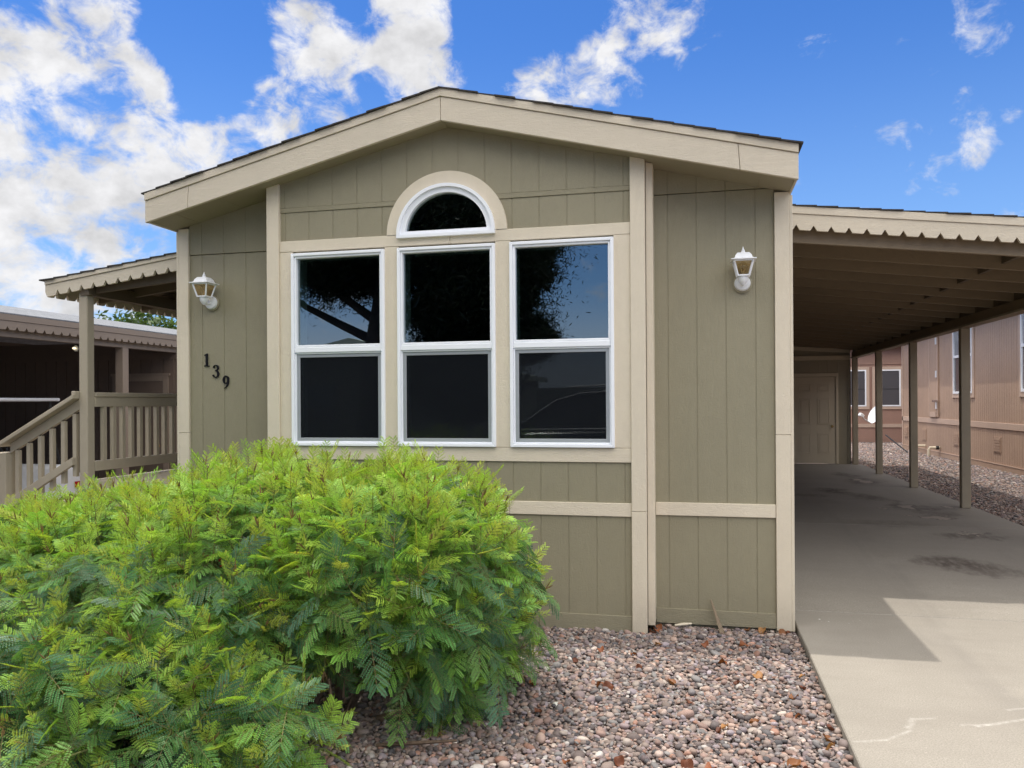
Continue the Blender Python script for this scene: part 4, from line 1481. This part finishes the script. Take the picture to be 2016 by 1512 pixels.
def pebbles(name, x0, x1, y0, y1, dens, sub, size, zf, seed, label, keep=None, jit=0.012):
    r = np.random.default_rng(seed)
    nx = int(math.sqrt(dens)*(x1-x0))
    ny = int(math.sqrt(dens)*(y1-y0))
    gx_, gy_ = np.meshgrid(np.arange(nx)+.5, np.arange(ny)+.5)
    px_ = x0+(gx_.ravel()+r.uniform(-.55, .55, nx*ny))/nx*(x1-x0)
    py_ = y0+(gy_.ravel()+r.uniform(-.55, .55, nx*ny))/ny*(y1-y0)
    if keep is not None:
        k = keep(px_, py_)
        px_, py_ = px_[k], py_[k]
    n = len(px_)
    pz_ = zf(px_, py_)+r.uniform(-jit*.6, jit, n)
    v, f = ico(sub)
    sz = size*np.exp(r.normal(0, .27, n))
    sc_ = np.stack([sz*r.uniform(.9, 1.45, n), sz*r.uniform(.75, 1.05, n), sz*r.uniform(.45, .75, n)], 1)
    lump = 1+.10*np.sin(v@r.normal(0, 1.6, (3, 1))+r.uniform(0, 6))
    vv = v*lump
    V = vv[None]*sc_[:, None, :]
    # superquadric-ish squaring for some stones
    a, bb, c = r.uniform(0, 2*math.pi, n), r.normal(0, .28, n), r.normal(0, .28, n)
    ca, sa = np.cos(a), np.sin(a)
    cb, sb = np.cos(bb), np.sin(bb)
    cc, sc2 = np.cos(c), np.sin(c)
    Rm = np.zeros((n, 3, 3), np.float32)
    Rm[:, 0, 0] = ca*cb; Rm[:, 0, 1] = ca*sb*sc2-sa*cc; Rm[:, 0, 2] = ca*sb*cc+sa*sc2
    Rm[:, 1, 0] = sa*cb; Rm[:, 1, 1] = sa*sb*sc2+ca*cc; Rm[:, 1, 2] = sa*sb*cc-ca*sc2
    Rm[:, 2, 0] = -sb; Rm[:, 2, 1] = cb*sc2; Rm[:, 2, 2] = cb*cc
    V = np.einsum('nij,nvj->nvi', Rm, V)
    V += np.stack([px_, py_, pz_], 1)[:, None, :]
    F = f[None]+(np.arange(n)*len(v))[:, None, None]
    ci = r.choice(len(PAL), n, p=PW)
    col = PAL[ci]*np.exp(r.normal(-.26, .20, (n, 1)))
    col = np.clip(col, .02, .75)
    T = np.repeat(col, len(v), 0)
    o = np_mesh(name, V.reshape(-1, 3), F.reshape(-1, 3), 'pebble', tint=T, smooth=True)
    o['kind'] = 'stuff'
    o['label'] = label
    return o


def front_z(x, y): return np.full_like(x, -.052)


inbay = lambda x, y: ~((x < -.30) & (y > 5.70)) & (y < 5.92) & (x < .683)
pebbles('gravel', -2.0, .69, 2.9, 5.94, 3100, 2, .0120, front_z, 1, 'mixed river pebbles in front of the house', inbay)
pebbles('gravel', -2.0, .69, 2.9, 5.94, 300, 2, .0165, lambda x, y: np.full_like(x, -.044), 5, 'larger river pebbles scattered among the rest', inbay)
pebbles('gravel', -6.8, -2.0, 2.6, 6.0, 1200, 1, .016, front_z, 2, 'river pebbles under and left of the bush', lambda x, y: ~((x > -3.35) & (y > 5.7)) & ~((x > -4.3) & (y > 5.92)))
pebbles('gravel', -4.5, .69, .8, 2.9, 1100, 1, .016, front_z, 3, 'river pebbles nearest the viewer', lambda x, y: x < .683)
szf = lambda x, y: np.interp(y, [6.4, 9.6], [0, .2])-.045
pebbles('gravel', 3.54, 5.99, 6.0, 14.5, 1150, 1, .0155, szf, 4, 'pebbles in the strip beside the carport')
pebbles('gravel', 3.54, 6.9, 14.5, 29.3, 620, 1, .021, szf, 6, 'pebbles in the far end of the strip', lambda x, y: (x < 5.98) | (y > 25.65))

# ------------------------------------------------------------------ dry leaves on the gravel
leafmeshes = []
for k in range(6):
    r = np.random.default_rng(50+k)
    L, W = .045+.006*k/5, .02+.004*(k % 3)
    nx, ny = 7, 4
    vs_, fs_ = [], []
    for i in range(nx+1):
        t = i/nx
        wd = W*math.sin(math.pi*min(1, t*.96+.02))**.7
        for j in range(ny+1):
            s_ = j/ny*2-1
            x_ = (t-.5)*L
            y_ = s_*wd
            z_ = .010*math.sin(t*5+k)+(.45+.2*(k % 2))*abs(s_)**1.5*wd+.003*math.sin(9*t+4*s_+k)
            vs_.append((x_, y_, z_))
    for i in range(nx):
        for j in range(ny):
            a = i*(ny+1)+j
            fs_.append((a, a+1, a+ny+2, a+ny+1))
    me = bpy.data.meshes.new('dry_leaf')
    me.from_pydata(vs_, [], fs_)
    me.polygons.foreach_set('use_smooth', [True]*len(fs_))
    a = me.attributes.new('tint', 'FLOAT_COLOR', 'POINT')
    cbase = [(.22, .075, .028), (.15, .052, .026), (.24, .10, .04), (.13, .045, .025), (.36, .18, .07), (.26, .09, .04)][k]
    a.data.foreach_set('color', np.array([[*cbase, 1]]*len(vs_), np.float32).ravel())
    me.materials.append(MATS['dry_leaf'])
    leafmeshes.append(me)
spots = [(-.55, 4.55), (-.50, 4.52), (-.93, 4.5), (.10, 4.05), (.13, 4.1), (.05, 3.6), (-.05, 3.62), (.42, 3.75), (.46, 3.68), (.40, 3.55), (.56, 3.62),
         (.50, 4.3), (.52, 4.6), (.58, 4.75), (.60, 4.95), (-.62, 5.2), (-.40, 5.15), (-.35, 4.9), (-.75, 4.95), (-.25, 5.4), (.05, 5.45), (.30, 5.5),
         (.62, 5.86), (.58, 5.85), (.45, 5.87), (-.28, 5.72), (-.27, 5.80), (-.31, 5.66), (.35, 5.88), (.25, 3.45), (.34, 3.42), (-.58, 3.55), (-.35, 3.6), (-.15, 4.7),
         (.22, 4.75), (.35, 4.9), (.15, 5.1), (-.82, 4.1), (.61, 4.05), (.64, 4.2), (.60, 3.95), (.62, 3.48), (-.05, 4.4), (.28, 4.2), (-1.05, 5.3), (.1, 3.35), (.55, 3.4), (-.9, 3.75), (-1.1, 3.6), (-1.25, 3.75), (-1.3, 3.6), (-1.05, 3.85)]
for i, (x_, y_) in enumerate(spots[:46]):
    o = bpy.data.objects.new('dry_leaf', leafmeshes[(i*7+i//6) % 6])
    COL.objects.link(o)
    o.location = (x_, y_, -.030)
    o.rotation_euler = (random.uniform(-.5, .5), random.uniform(-.5, .5), random.uniform(0, 6.28))
    o.scale = [random.uniform(.8, 1.35)]*3
    tag(o, 'dry curled brown leaf fallen on the pebbles', 'leaf', 'dry leaves scattered on the gravel')


# ------------------------------------------------------------------ the feathery shrub
def frond_template(kind, r):
    """Twice-divided leaf, rachis along +Y, upper face +Z. Returns leaflet verts (quads of 4) and stalk verts (quads of 4)."""
    if kind == 'young':
        L, npin, lp, npair, ll, lw, fold, droop = .15, 6, .062, 8, .0105, .0050, .55, -.10
    elif kind == 'mid':
        L, npin, lp, npair, ll, lw, fold, droop = .20, 7, .080, 9, .0135, .0064, .25, .25
    else:
        L, npin, lp, npair, ll, lw, fold, droop = .27, 7, .105, 9, .0180, .0088, .08, .45
    lv, sv = [], []
    twist = r.normal(0, .12)
    def rach(t):
        return np.array([twist*.3*L*t*t, L*t*(1-.12*abs(droop)*t), -droop*L*t*t*.7])
    def strip(a, b, wd):
        d = b-a
        n_ = np.cross(d, [0, 0, 1.0]); n_ /= (np.linalg.norm(n_)+1e-9)
        u_ = np.cross(n_, d); u_ /= (np.linalg.norm(u_)+1e-9)
        sv.append([a-n_*wd, a+n_*wd, b+n_*wd*.7, b-n_*wd*.7])
        sv.append([a-u_*wd, a+u_*wd, b+u_*wd*.7, b-u_*wd*.7])
    pts = [rach(t) for t in np.linspace(-.12, 1, 6)]
    for a, b_ in zip(pts[:-1], pts[1:]):
        strip(a, b_, .0013)
    for i in range(npin):
        t = .16+.84*(i/(npin-1))
        base = rach(t)
        tang = rach(min(t+.05, 1.05))-rach(t-.05)
        tang /= np.linalg.norm(tang)
        plen = lp*(1-.35*abs(t-.45)/.55)*r.uniform(.9, 1.08)
        for sgn in (-1, 1):
            ang = R(58-18*t)+r.normal(0, .06)
            side = np.cross(tang, [0, 0, 1.0]); side /= np.linalg.norm(side)
            d = tang*math.cos(ang)+side*sgn*math.sin(ang)+np.array([0, 0, fold*.25-(.25 if kind == 'old' else .05)*1.0*r.uniform(.4, 1.2)])
            d /= np.linalg.norm(d)
            nrm = np.cross(side*sgn, tang) if sgn > 0 else np.cross(tang, -side*1.0)
            nrm = np.cross(np.cross(d, [0, 0, 1.0]), d); nrm /= np.linalg.norm(nrm)
            sv_d = np.cross(d, nrm)
            tip = base+d*plen
            strip(base, tip, .0006)
            for j in range(npair):
                s_ = (j+.7)/npair
                p = base+d*plen*s_ - nrm*.10*plen*s_*s_*(1.0 if kind != 'young' else .2)
                sc = (1-.30*abs(s_-.5)/.5)*r.uniform(.9, 1.1)
                for s2 in (-1, 1):
                    la = R(62-14*s_)
                    ld = d*math.cos(la)+sv_d*s2*math.sin(la)*math.cos(fold)+nrm*math.sin(la)*math.sin(fold)
                    ld /= np.linalg.norm(ld)
                    ln = np.cross(ld, np.cross(nrm+sv_d*(-s2)*math.sin(fold), ld))
                    lsd = np.cross(ld, nrm); lsd /= (np.linalg.norm(lsd)+1e-9)
                    lt = p+ld*ll*sc
                    md = p+ld*ll*sc*.55+nrm*.0008
                    lv.append([p, md+lsd*lw*sc*.5, lt, md-lsd*lw*sc*.5])
    return np.array(lv, np.float32), np.array(sv, np.float32)


br_ = np.random.default_rng(21)
TPL = {k: [frond_template(k, br_) for _ in range(5)] for k in ('young', 'mid', 'old')}
LUMPS = [(-1.62, 4.15, .66, .62, .72, .52), (-2.45, 4.25, .68, .75, .85, .50), (-3.3, 4.3, .52, .80, .85, .48), (-4.3, 4.35, .38, .85, .85, .44),
         (-2.45, 3.60, .42, .50, .44, .36), (-2.95, 3.58, .38, .70, .46, .34), (-1.30, 4.15, .50, .38, .48, .40), (-1.25, 4.15, .22, .26, .40, .26), (-1.55, 3.75, .14, .28, .28, .22),
         (-2.35, 3.30, .16, .50, .34, .26), (-2.95, 3.15, .20, .60, .34, .28), (-1.98, 3.18, .10, .34, .24, .22), (-2.45, 3.05, .14, .45, .28, .26)]


def inside(p, s=.93):
    for cx, cy, cz, rx, ry, rz in LUMPS:
        if ((p[0]-cx)/(rx*s))**2+((p[1]-cy)/(ry*s))**2+((p[2]-cz)/(rz*s))**2 < 1:
            return True
    return False


CAMP = np.array([0, 0, 1.6])
shoots = []
tries = 0
areas = np.array([rx*ry+rx*rz+ry*rz for _, _, _, rx, ry, rz in LUMPS])
areas /= areas.sum()
while len(shoots) < 1260 and tries < 60000:
    tries += 1
    li = br_.choice(len(LUMPS), p=areas)
    cx, cy, cz, rx, ry, rz = LUMPS[li]
    d = br_.normal(0, 1, 3)
    d /= np.linalg.norm(d)
    p = np.array([cx+d[0]*rx, cy+d[1]*ry, cz+d[2]*rz])
    if p[2] < (.06 if p[1] > 3.42 else .0) or inside(p):
        continue
    if p[2] < .55 and p[0] > -2.5 and 3.42 < p[1] < 4.6 and br_.random() < ((.90 if p[2] < .36 else .55) if p[0] < -1.45 else (.40 if p[2] < .36 else .12)):
        continue
    n_ = np.array([d[0]/rx, d[1]/ry, d[2]/rz])
    n_ /= np.linalg.norm(n_)
    if n_[1] > .75 and n_[2] < .4 and br_.random() < .6:
        continue
    shoots.append((p, n_))
LV, LC, SV, SC = [], [], [], []
tips = []


def put_frond(kind, pos, fw, upd, scale, col, scol):
    tv, ts = TPL[kind][br_.integers(5)]
    fw = fw/np.linalg.norm(fw)
    rt = np.cross(fw, upd); rt /= (np.linalg.norm(rt)+1e-9)
    up_ = np.cross(rt, fw)
    Mx = np.stack([rt, fw, up_], 0)*scale
    LV.append(tv@Mx+pos)
    n = len(tv)
    v = col*np.exp(br_.normal(0, .07, (n, 1)))
    LC.append(np.repeat(v[:, None, :], 4, 1))
    SV.append(ts@Mx+pos)
    SC.append(np.broadcast_to(scol, (len(ts), 4, 3)))


def pick(*cs):
    c = np.array(cs[br_.integers(len(cs))], float)
    return c*np.exp(br_.normal(0, .10))*np.array([1+br_.normal(0, .05), 1, 1+br_.normal(0, .06)])


for p, n_ in shoots:
    topness = np.clip((n_[2]+.1)/.7, 0, 1)*np.clip((p[2]-.55)/.45, 0, 1)
    vig = br_.random()
    young = topness > .35 or vig < .52
    D_ = n_*(.75 if not young else .45)+np.array([0, 0, .35+.55*topness])+br_.normal(0, .24, 3)
    D_ /= np.linalg.norm(D_)
    ln = br_.uniform(.12, .36) if young else br_.uniform(.12, .22)
    a0 = br_.uniform(0, 6.28)
    t1 = np.cross(D_, [.3, .2, .9]); t1 /= np.linalg.norm(t1)
    t2 = np.cross(D_, t1)
    nf = br_.integers(7, 10) if young else br_.integers(4, 7)
    base = p-D_*ln*.55
    for k in range(nf):
        u = (k+.5)/nf
        az = a0+k*2.4
        rad = t1*math.cos(az)+t2*math.sin(az)
        ang = R(78-48*u) if young else R(85-40*u)
        fw = D_*math.cos(ang)+rad*math.sin(ang)
        upd = D_*math.sin(ang)-rad*math.cos(ang)
        upd = upd+np.array([0, 0, .5])
        pos = base+D_*ln*u
        if young:
            if u > .62:
                put_frond('young', pos, fw, upd, br_.uniform(.5, .95), pick((.40, .55, .075), (.43, .50, .075), (.33, .53, .08)), np.array((.24, .23, .06)))
            elif u > .25:
                put_frond('mid', pos, fw, upd, br_.uniform(.6, 1.0), pick((.30, .52, .08), (.35, .53, .075), (.24, .46, .085)), np.array((.22, .24, .05)))
            else:
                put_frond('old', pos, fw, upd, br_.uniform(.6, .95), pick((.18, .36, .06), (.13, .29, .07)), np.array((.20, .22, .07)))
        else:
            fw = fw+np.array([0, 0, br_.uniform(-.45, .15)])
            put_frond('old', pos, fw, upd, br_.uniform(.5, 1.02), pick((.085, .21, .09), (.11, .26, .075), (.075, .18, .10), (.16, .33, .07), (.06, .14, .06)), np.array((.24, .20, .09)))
    if br_.random() < .05:
        put_frond('young', p-n_*.04, D_+br_.normal(0, .6, 3), n_, br_.uniform(.5, .9), pick((.36, .22, .12), (.28, .15, .08)), np.array((.2, .12, .06)))
    tips.append((base, D_, ln, young))
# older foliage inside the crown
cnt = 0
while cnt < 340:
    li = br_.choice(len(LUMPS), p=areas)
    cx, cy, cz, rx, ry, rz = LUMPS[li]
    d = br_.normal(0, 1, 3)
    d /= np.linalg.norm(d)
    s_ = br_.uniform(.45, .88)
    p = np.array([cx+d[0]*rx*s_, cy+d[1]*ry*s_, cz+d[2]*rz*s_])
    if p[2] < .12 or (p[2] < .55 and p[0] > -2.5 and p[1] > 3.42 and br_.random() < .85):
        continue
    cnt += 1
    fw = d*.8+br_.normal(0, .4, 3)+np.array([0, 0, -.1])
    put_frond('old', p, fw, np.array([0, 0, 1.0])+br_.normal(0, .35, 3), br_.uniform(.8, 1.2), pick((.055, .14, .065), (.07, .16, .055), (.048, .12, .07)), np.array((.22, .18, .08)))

bush = thing('shrub', 'large feathery green shrub with yellow green new shoots in front of the windows', 'shrub', (-2.4, 4.1, -.05))
LVa = np.concatenate(LV)
LCa = np.concatenate(LC)
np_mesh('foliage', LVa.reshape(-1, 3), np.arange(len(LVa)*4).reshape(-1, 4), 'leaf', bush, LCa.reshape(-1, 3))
SVa = np.concatenate(SV)
SCa = np.concatenate(SC)
np_mesh('leaf_stalks', SVa.reshape(-1, 3), np.arange(len(SVa)*4).reshape(-1, 4), 'stem', bush, SCa.reshape(-1, 3))

# woody stems from the ground to the shoots
b = MB()
roots = [(-1.95, 3.72), (-2.05, 3.85), (-1.85, 3.9), (-2.80, 3.85), (-2.95, 3.95), (-2.65, 4.1), (-1.50, 4.05), (-1.42, 4.15), (-3.6, 4.2), (-4.2, 4.2), (-2.2, 4.2)]
for i, (rx_, ry_) in enumerate(roots):
    for k in range(3):
        az = random.uniform(0, 6.28)
        e = Vector((rx_+math.cos(az)*.3+.1, ry_+math.sin(az)*.25, random.uniform(.55, .85)))
        s0 = Vector((rx_+random.uniform(-.06, .06), ry_+random.uniform(-.06, .06), -.08))
        mid = s0.lerp(e, .5)+Vector((random.uniform(-.06, .06), random.uniform(-.06, .06), .05))
        b.tube([s0, s0.lerp(mid, .5), mid, e], [.026-.004*k, .021, .016, .008], 7)
# low crooked limbs on the right side
b.tube([(-1.62, 3.85, -.05), (-1.35, 3.88, .04), (-1.12, 3.92, .10), (-.95, 3.97, .16)], [.028, .022, .016, .008], 7)
b.tube([(-1.05, 4.06, -.06), (-1.06, 4.07, .10), (-1.10, 4.1, .30)], [.012, .011, .008], 6)
b.tube([(-1.5, 3.55, -.04), (-1.32, 3.52, .0), (-1.1, 3.55, .02)], [.010, .010, .006], 6)
b.tube([(-1.58, 3.45, -.05), (-1.66, 3.42, .12), (-1.7, 3.45, .3)], [.014, .012, .006], 6)
for k in range(46):      # fine dead twigs in the open base
    x_ = random.uniform(-2.6, -1.2); y_ = random.uniform(3.5, 4.4); z_ = random.uniform(-.03, .25)
    q = Vector((x_, y_, z_))
    e = q+Vector((random.gauss(0, .16), random.gauss(0, .12), random.uniform(.05, .32)))
    b.tube([q, q.lerp(e, .5)+Vector((random.gauss(0, .02), random.gauss(0, .02), 0)), e], [.006, .0045, .002], 5)
b.build('stem', 'bark', bush, smooth=True)
# green twigs under each shoot
tw = MB()
for base, D_, ln, young in tips:
    rt_ = min(roots, key=lambda q: (q[0]-base[0])**2+(q[1]-base[1])**2)
    e = Vector(base+D_*ln*1.02)
    s0 = Vector((rt_[0]*.6+base[0]*.4, rt_[1]*.6+base[1]*.4, max(.1, base[2]*.45)))
    m1 = Vector(base)-Vector(D_)*.06
    tw.tube([s0, s0.lerp(m1, .55)+Vector((0, 0, .05)), m1, Vector(base+D_*ln*.5), e], [.006, .005, .0038, .003, .0015], 5, cap=False)
o = tw.build('twig', 'twig_green' if 'twig_green' in MATS else 'bark', bush, smooth=True)
mat_plain('twig_green', (.16, .17, .05), .6, var=.3, nscale=20)
o.data.materials[0] = MATS['twig_green']
# unopened reddish buds at the tips of the new shoots
bd = MB()
for base, D_, ln, young in tips:
    if not young or random.random() < .25:
        continue
    e = Vector(base+D_*ln*1.0)
    for k in range(random.randint(2, 4)):
        q = Vector(D_)+Vector((random.gauss(0, .32), random.gauss(0, .32), .15))
        q.normalize()
        l_ = random.uniform(.03, .065)
        bd.tube([e, e+q*l_*.5, e+q*l_], [.0016, .0034, .001], 5, cap=False)
mat_plain('bud_brown', (.17, .10, .035), .6, var=.35, nscale=25)
bd.build('buds', 'bud_brown', bush, smooth=True)
# last red flowers
mat_plain('red_petal', (.33, .012, .02), .5, var=.3, nscale=60)
for fx, fy, fz in ((-2.33, 3.55, .80), (-2.28, 3.52, .77), (-2.42, 3.55, .83), (-2.30, 3.5, .72), (-2.25, 4.0, .97), (-1.66, 3.6, .52)):
    fl = MB()
    for k in range(9):
        d = Vector((random.gauss(0, 1), random.gauss(0, 1), random.gauss(0, 1)))
        d.normalize()
        c_ = Vector((fx, fy, fz))+d*random.uniform(0, .016)
        s_ = d.orthogonal().normalized()*.005
        fl.add([c_-s_, c_+d*.009+s_*.3+s_, c_+d*.016, c_+d*.007-s_*1.6], [(0, 1, 2, 3)])
    fl.build('flower', 'red_petal', bush)

# ------------------------------------------------------------------ trees
def leafy(name, centre, radii, n, size, cols, parent, r, needle=False):
    cs = []
    while len(cs) < 70:
        d = r.normal(0, 1, 3)
        d /= np.linalg.norm(d)
        cs.append(np.array(centre)+d*np.array(radii)*r.uniform(.25, 1.0)**.5)
    cs = np.array(cs)
    idx = r.integers(0, len(cs), n)
    crad = np.array(radii).mean()*.24
    p = cs[idx]+r.normal(0, 1, (n, 3))*crad*np.array([1, 1, .6])
    a = r.normal(0, 1, (n, 3)); a /= np.linalg.norm(a, axis=1)[:, None]
    c = np.cross(a, r.normal(0, 1, (n, 3))); c /= np.linalg.norm(c, axis=1)[:, None]
    sl_ = size*r.uniform(.6, 1.4, (n, 1))
    wd_ = sl_*(.17 if needle else .45)
    V = np.stack([p-a*sl_, p+c*wd_, p+a*sl_, p-c*wd_], 1)
    ci = r.integers(0, len(cols), len(cs))
    col = np.array(cols)[ci][idx]*np.exp(r.normal(0, .15, (n, 1)))
    return np_mesh(name, V.reshape(-1, 3), np.arange(n*4).reshape(-1, 4), 'leaf', parent, np.repeat(col, 4, 0))


tr1 = thing('tree', 'leafy tree showing just above the grey shingled roof on the left', 'tree', (-20.6, 26, 0))
b = MB()
b.tube([(-20.6, 26, -.1), (-20.5, 26, 2.0), (-20.7, 26, 3.5)], [.22, .17, .10], 9)
b.tube([(-20.5, 26, 2.0), (-19.5, 26.2, 3.2), (-19.0, 26.2, 4.2)], [.10, .07, .04], 7)
b.tube([(-20.6, 26, 2.4), (-21.7, 25.8, 3.4), (-22.2, 25.8, 4.3)], [.10, .07, .04], 7)
b.build('trunk', 'bark', tr1, smooth=True)
leafy('crown', (-20.6, 26, 3.9), (2.2, 2.0, 1.15), 6000, .11, [(.06, .10, .03), (.09, .14, .045), (.045, .08, .03)], tr1, np.random.default_rng(3))

# big pine behind the viewer, mirrored in the windows
pine = thing('pine_tree', 'big dark pine mirrored in the front windows', 'tree', (-6.7, -4.2, 0))
b = MB()
b.tube([(-6.7, -4.2, -.1), (-6.65, -4.2, 2.0), (-6.3, -4.2, 4.2), (-6.2, -4.1, 7.5), (-6.3, -4.0, 10)], [.36, .30, .25, .17, .06], 12)
for pts, r0 in (([(-6.55, -4.2, 2.9), (-8.2, -4.2, 3.7), (-9.8, -4.4, 4.8), (-11, -4.6, 5.3)], .11), ([(-6.5, -4.2, 3.3), (-8.0, -4.0, 4.4), (-9.2, -4.0, 5.6)], .10), ([(-6.4, -4.2, 3.7), (-8.3, -4.4, 5.4), (-9, -4.6, 6.5)], .08),
                ([(-6.3, -4.2, 3.9), (-4.8, -4.3, 4.6), (-3.4, -4.4, 5.0)], .10), ([(-6.3, -4.2, 4.6), (-4.6, -3.9, 5.8), (-3.6, -3.8, 6.8)], .09), ([(-6.2, -4.1, 6.5), (-7.5, -4, 7.8)], .07)):
    b.tube(pts, [r0]+[r0*.6]*(len(pts)-2)+[r0*.25], 8)
b.build('trunk', 'bark_dark', pine, smooth=True)
pr = np.random.default_rng(11)
pc = [(.010, .020, .008), (.016, .030, .010), (.008, .015, .007)]
for c_, r_, n_ in (((-8.6, -4.2, 6.6), (3.2, 2.2, 1.9), 34000), ((-7.4, -4.2, 5.0), (1.7, 1.5, 1.15), 26000), ((-4.6, -4.3, 6.3), (2.1, 2.2, 2.6), 34000), ((-4.5, -4.4, 3.9), (1.35, 1.6, 1.5), 30000),
                   ((-6.3, -4.1, 9.0), (3.2, 2.6, 1.8), 16000), ((-4.7, -4.3, 2.2), (1.1, 1.0, 1.0), 16000), ((-3.5, -4.3, 4.6), (.75, 1.0, 1.0), 14000), ((-3.3, -4.3, 2.9), (.5, .7, .5), 5000)):
    leafy('crown', c_, r_, int(n_*2.0), .05, pc, pine, pr, True)
    leafy('crown', c_, tuple(q*.80 for q in r_), int(n_*.8), .11, pc, pine, pr, True)

# house across the road and the parked car, both mirrored in the glass
oh = thing('neighbour_house', 'gabled home across the road, mirrored in the left window', 'house', (-14, -20, 0))
b = MB()
b.prism([(-19.5, -.1), (-9.0, -.1), (-9.0, 2.9), (-14.2, 4.1), (-19.5, 2.9)], -34, -20, 'y')
b.build('wall', 'opposite_wall', oh)
b = MB()
b.prism([(-20, 2.75), (-14.2, 4.1), (-8.5, 2.75), (-8.5, 3.0), (-14.2, 4.38), (-20, 3.0)], -34.3, -19.4, 'y')
b.build('roof', 'opposite_trim', oh)
for x_ in (-16.5, -13.0):
    MB().box(x_, x_+1.4, -19.99, -19.95, 1.0, 2.4).build('window', 'shaded_pane', oh)
wlr = MB().box(-7.5, 40, -26.2, -26, -.1, 2.3)
tag(wlr.build('boundary_wall', 'opposite_wall'), 'long low wall across the road mirrored in the right window', 'wall')

car = thing('parked_car', 'dark sport utility car at the kerb mirrored in the right window', 'car', (-1.9, -2.3, 0))
b = MB()
cy0, cy1 = -3.3, -1.42
zl = -.068
body = [(-2.75, .38), (-2.78, .80), (-2.65, .98), (-1.55, 1.08), (2.0, 1.12), (2.05, .60), (2.0, .36)]
b.prism([(x_-1.55, z_*1.09+zl) for x_, z_ in body], cy0, cy1, 'y')
b.build('body', 'car_paint', car, bevel=.08, seg=3)
top = [(-1.60, 1.085), (-.75, 1.58), (-.35, 1.70), (.3, 1.75), (1.5, 1.70), (1.75, 1.60), (1.98, 1.13)]
MB().prism([(x_-1.55, z_*1.09+zl) for x_, z_ in top], cy0+.14, cy1-.14, 'y').build('cabin', 'car_paint', car, bevel=.06, seg=3)
for xs in ([(-1.25, 1.14), (-.66, 1.52), (-.10, 1.60), (-.10, 1.14)], [(-.02, 1.14), (-.02, 1.60), (.85, 1.62), (.85, 1.14)], [(.93, 1.14), (.93, 1.62), (1.5, 1.58), (1.72, 1.14)]):
    MB().prism([(x_-1.55, z_*1.09+zl) for x_, z_ in xs], cy1-.145, cy1-.125, 'y').build('side_window', 'car_glass_dark' if 'car_glass_dark' in MATS else 'shaded_pane', car)
b = MB()
tp = [(-1.45, 1.13), (-.72, 1.56), (-.32, 1.665), (.3, 1.70), (1.5, 1.655)]
b.tube([(x_-1.55, cy1-.12, z_*1.09+zl) for x_, z_ in tp], .012, 6)
b.tube([(-2.05, cy1-.16, 1.92+zl), (-1.25, cy1-.16, 1.96+zl), (-.05, cy1-.16, 1.92+zl)], .018, 6)
b.tube([(-3.05, cy1-.13, 1.215+zl), (.30, cy1-.13, 1.235+zl)], .016, 6)
b.build('chrome_trim', 'chrome', car, smooth=True)
for x_ in (-3.45, -.35):
    for y_ in (cy1-.12, cy0+.12):
        wl = MB().lathe([(.22, -.11), (.34, -.12), (.37, -.08), (.37, .08), (.34, .12), (.22, .11)], (x_, y_, .37+zl), 'y', 28).build('wheel', 'dark_rubber', car, smooth=True)
        MB().lathe([(.0, -.122), (.2, -.118), (.219, -.09), (.219, .09), (.2, .118), (.0, .122)], (x_, y_, .37+zl), 'y', 20).build('rim', 'chrome', wl, smooth=True)
for y_ in (cy1-.35, cy0+.1):
    MB().box(-4.36, -4.25, y_, y_+.25, .78+zl, .90+zl).build('headlight', 'white_vinyl', car, bevel=.02)
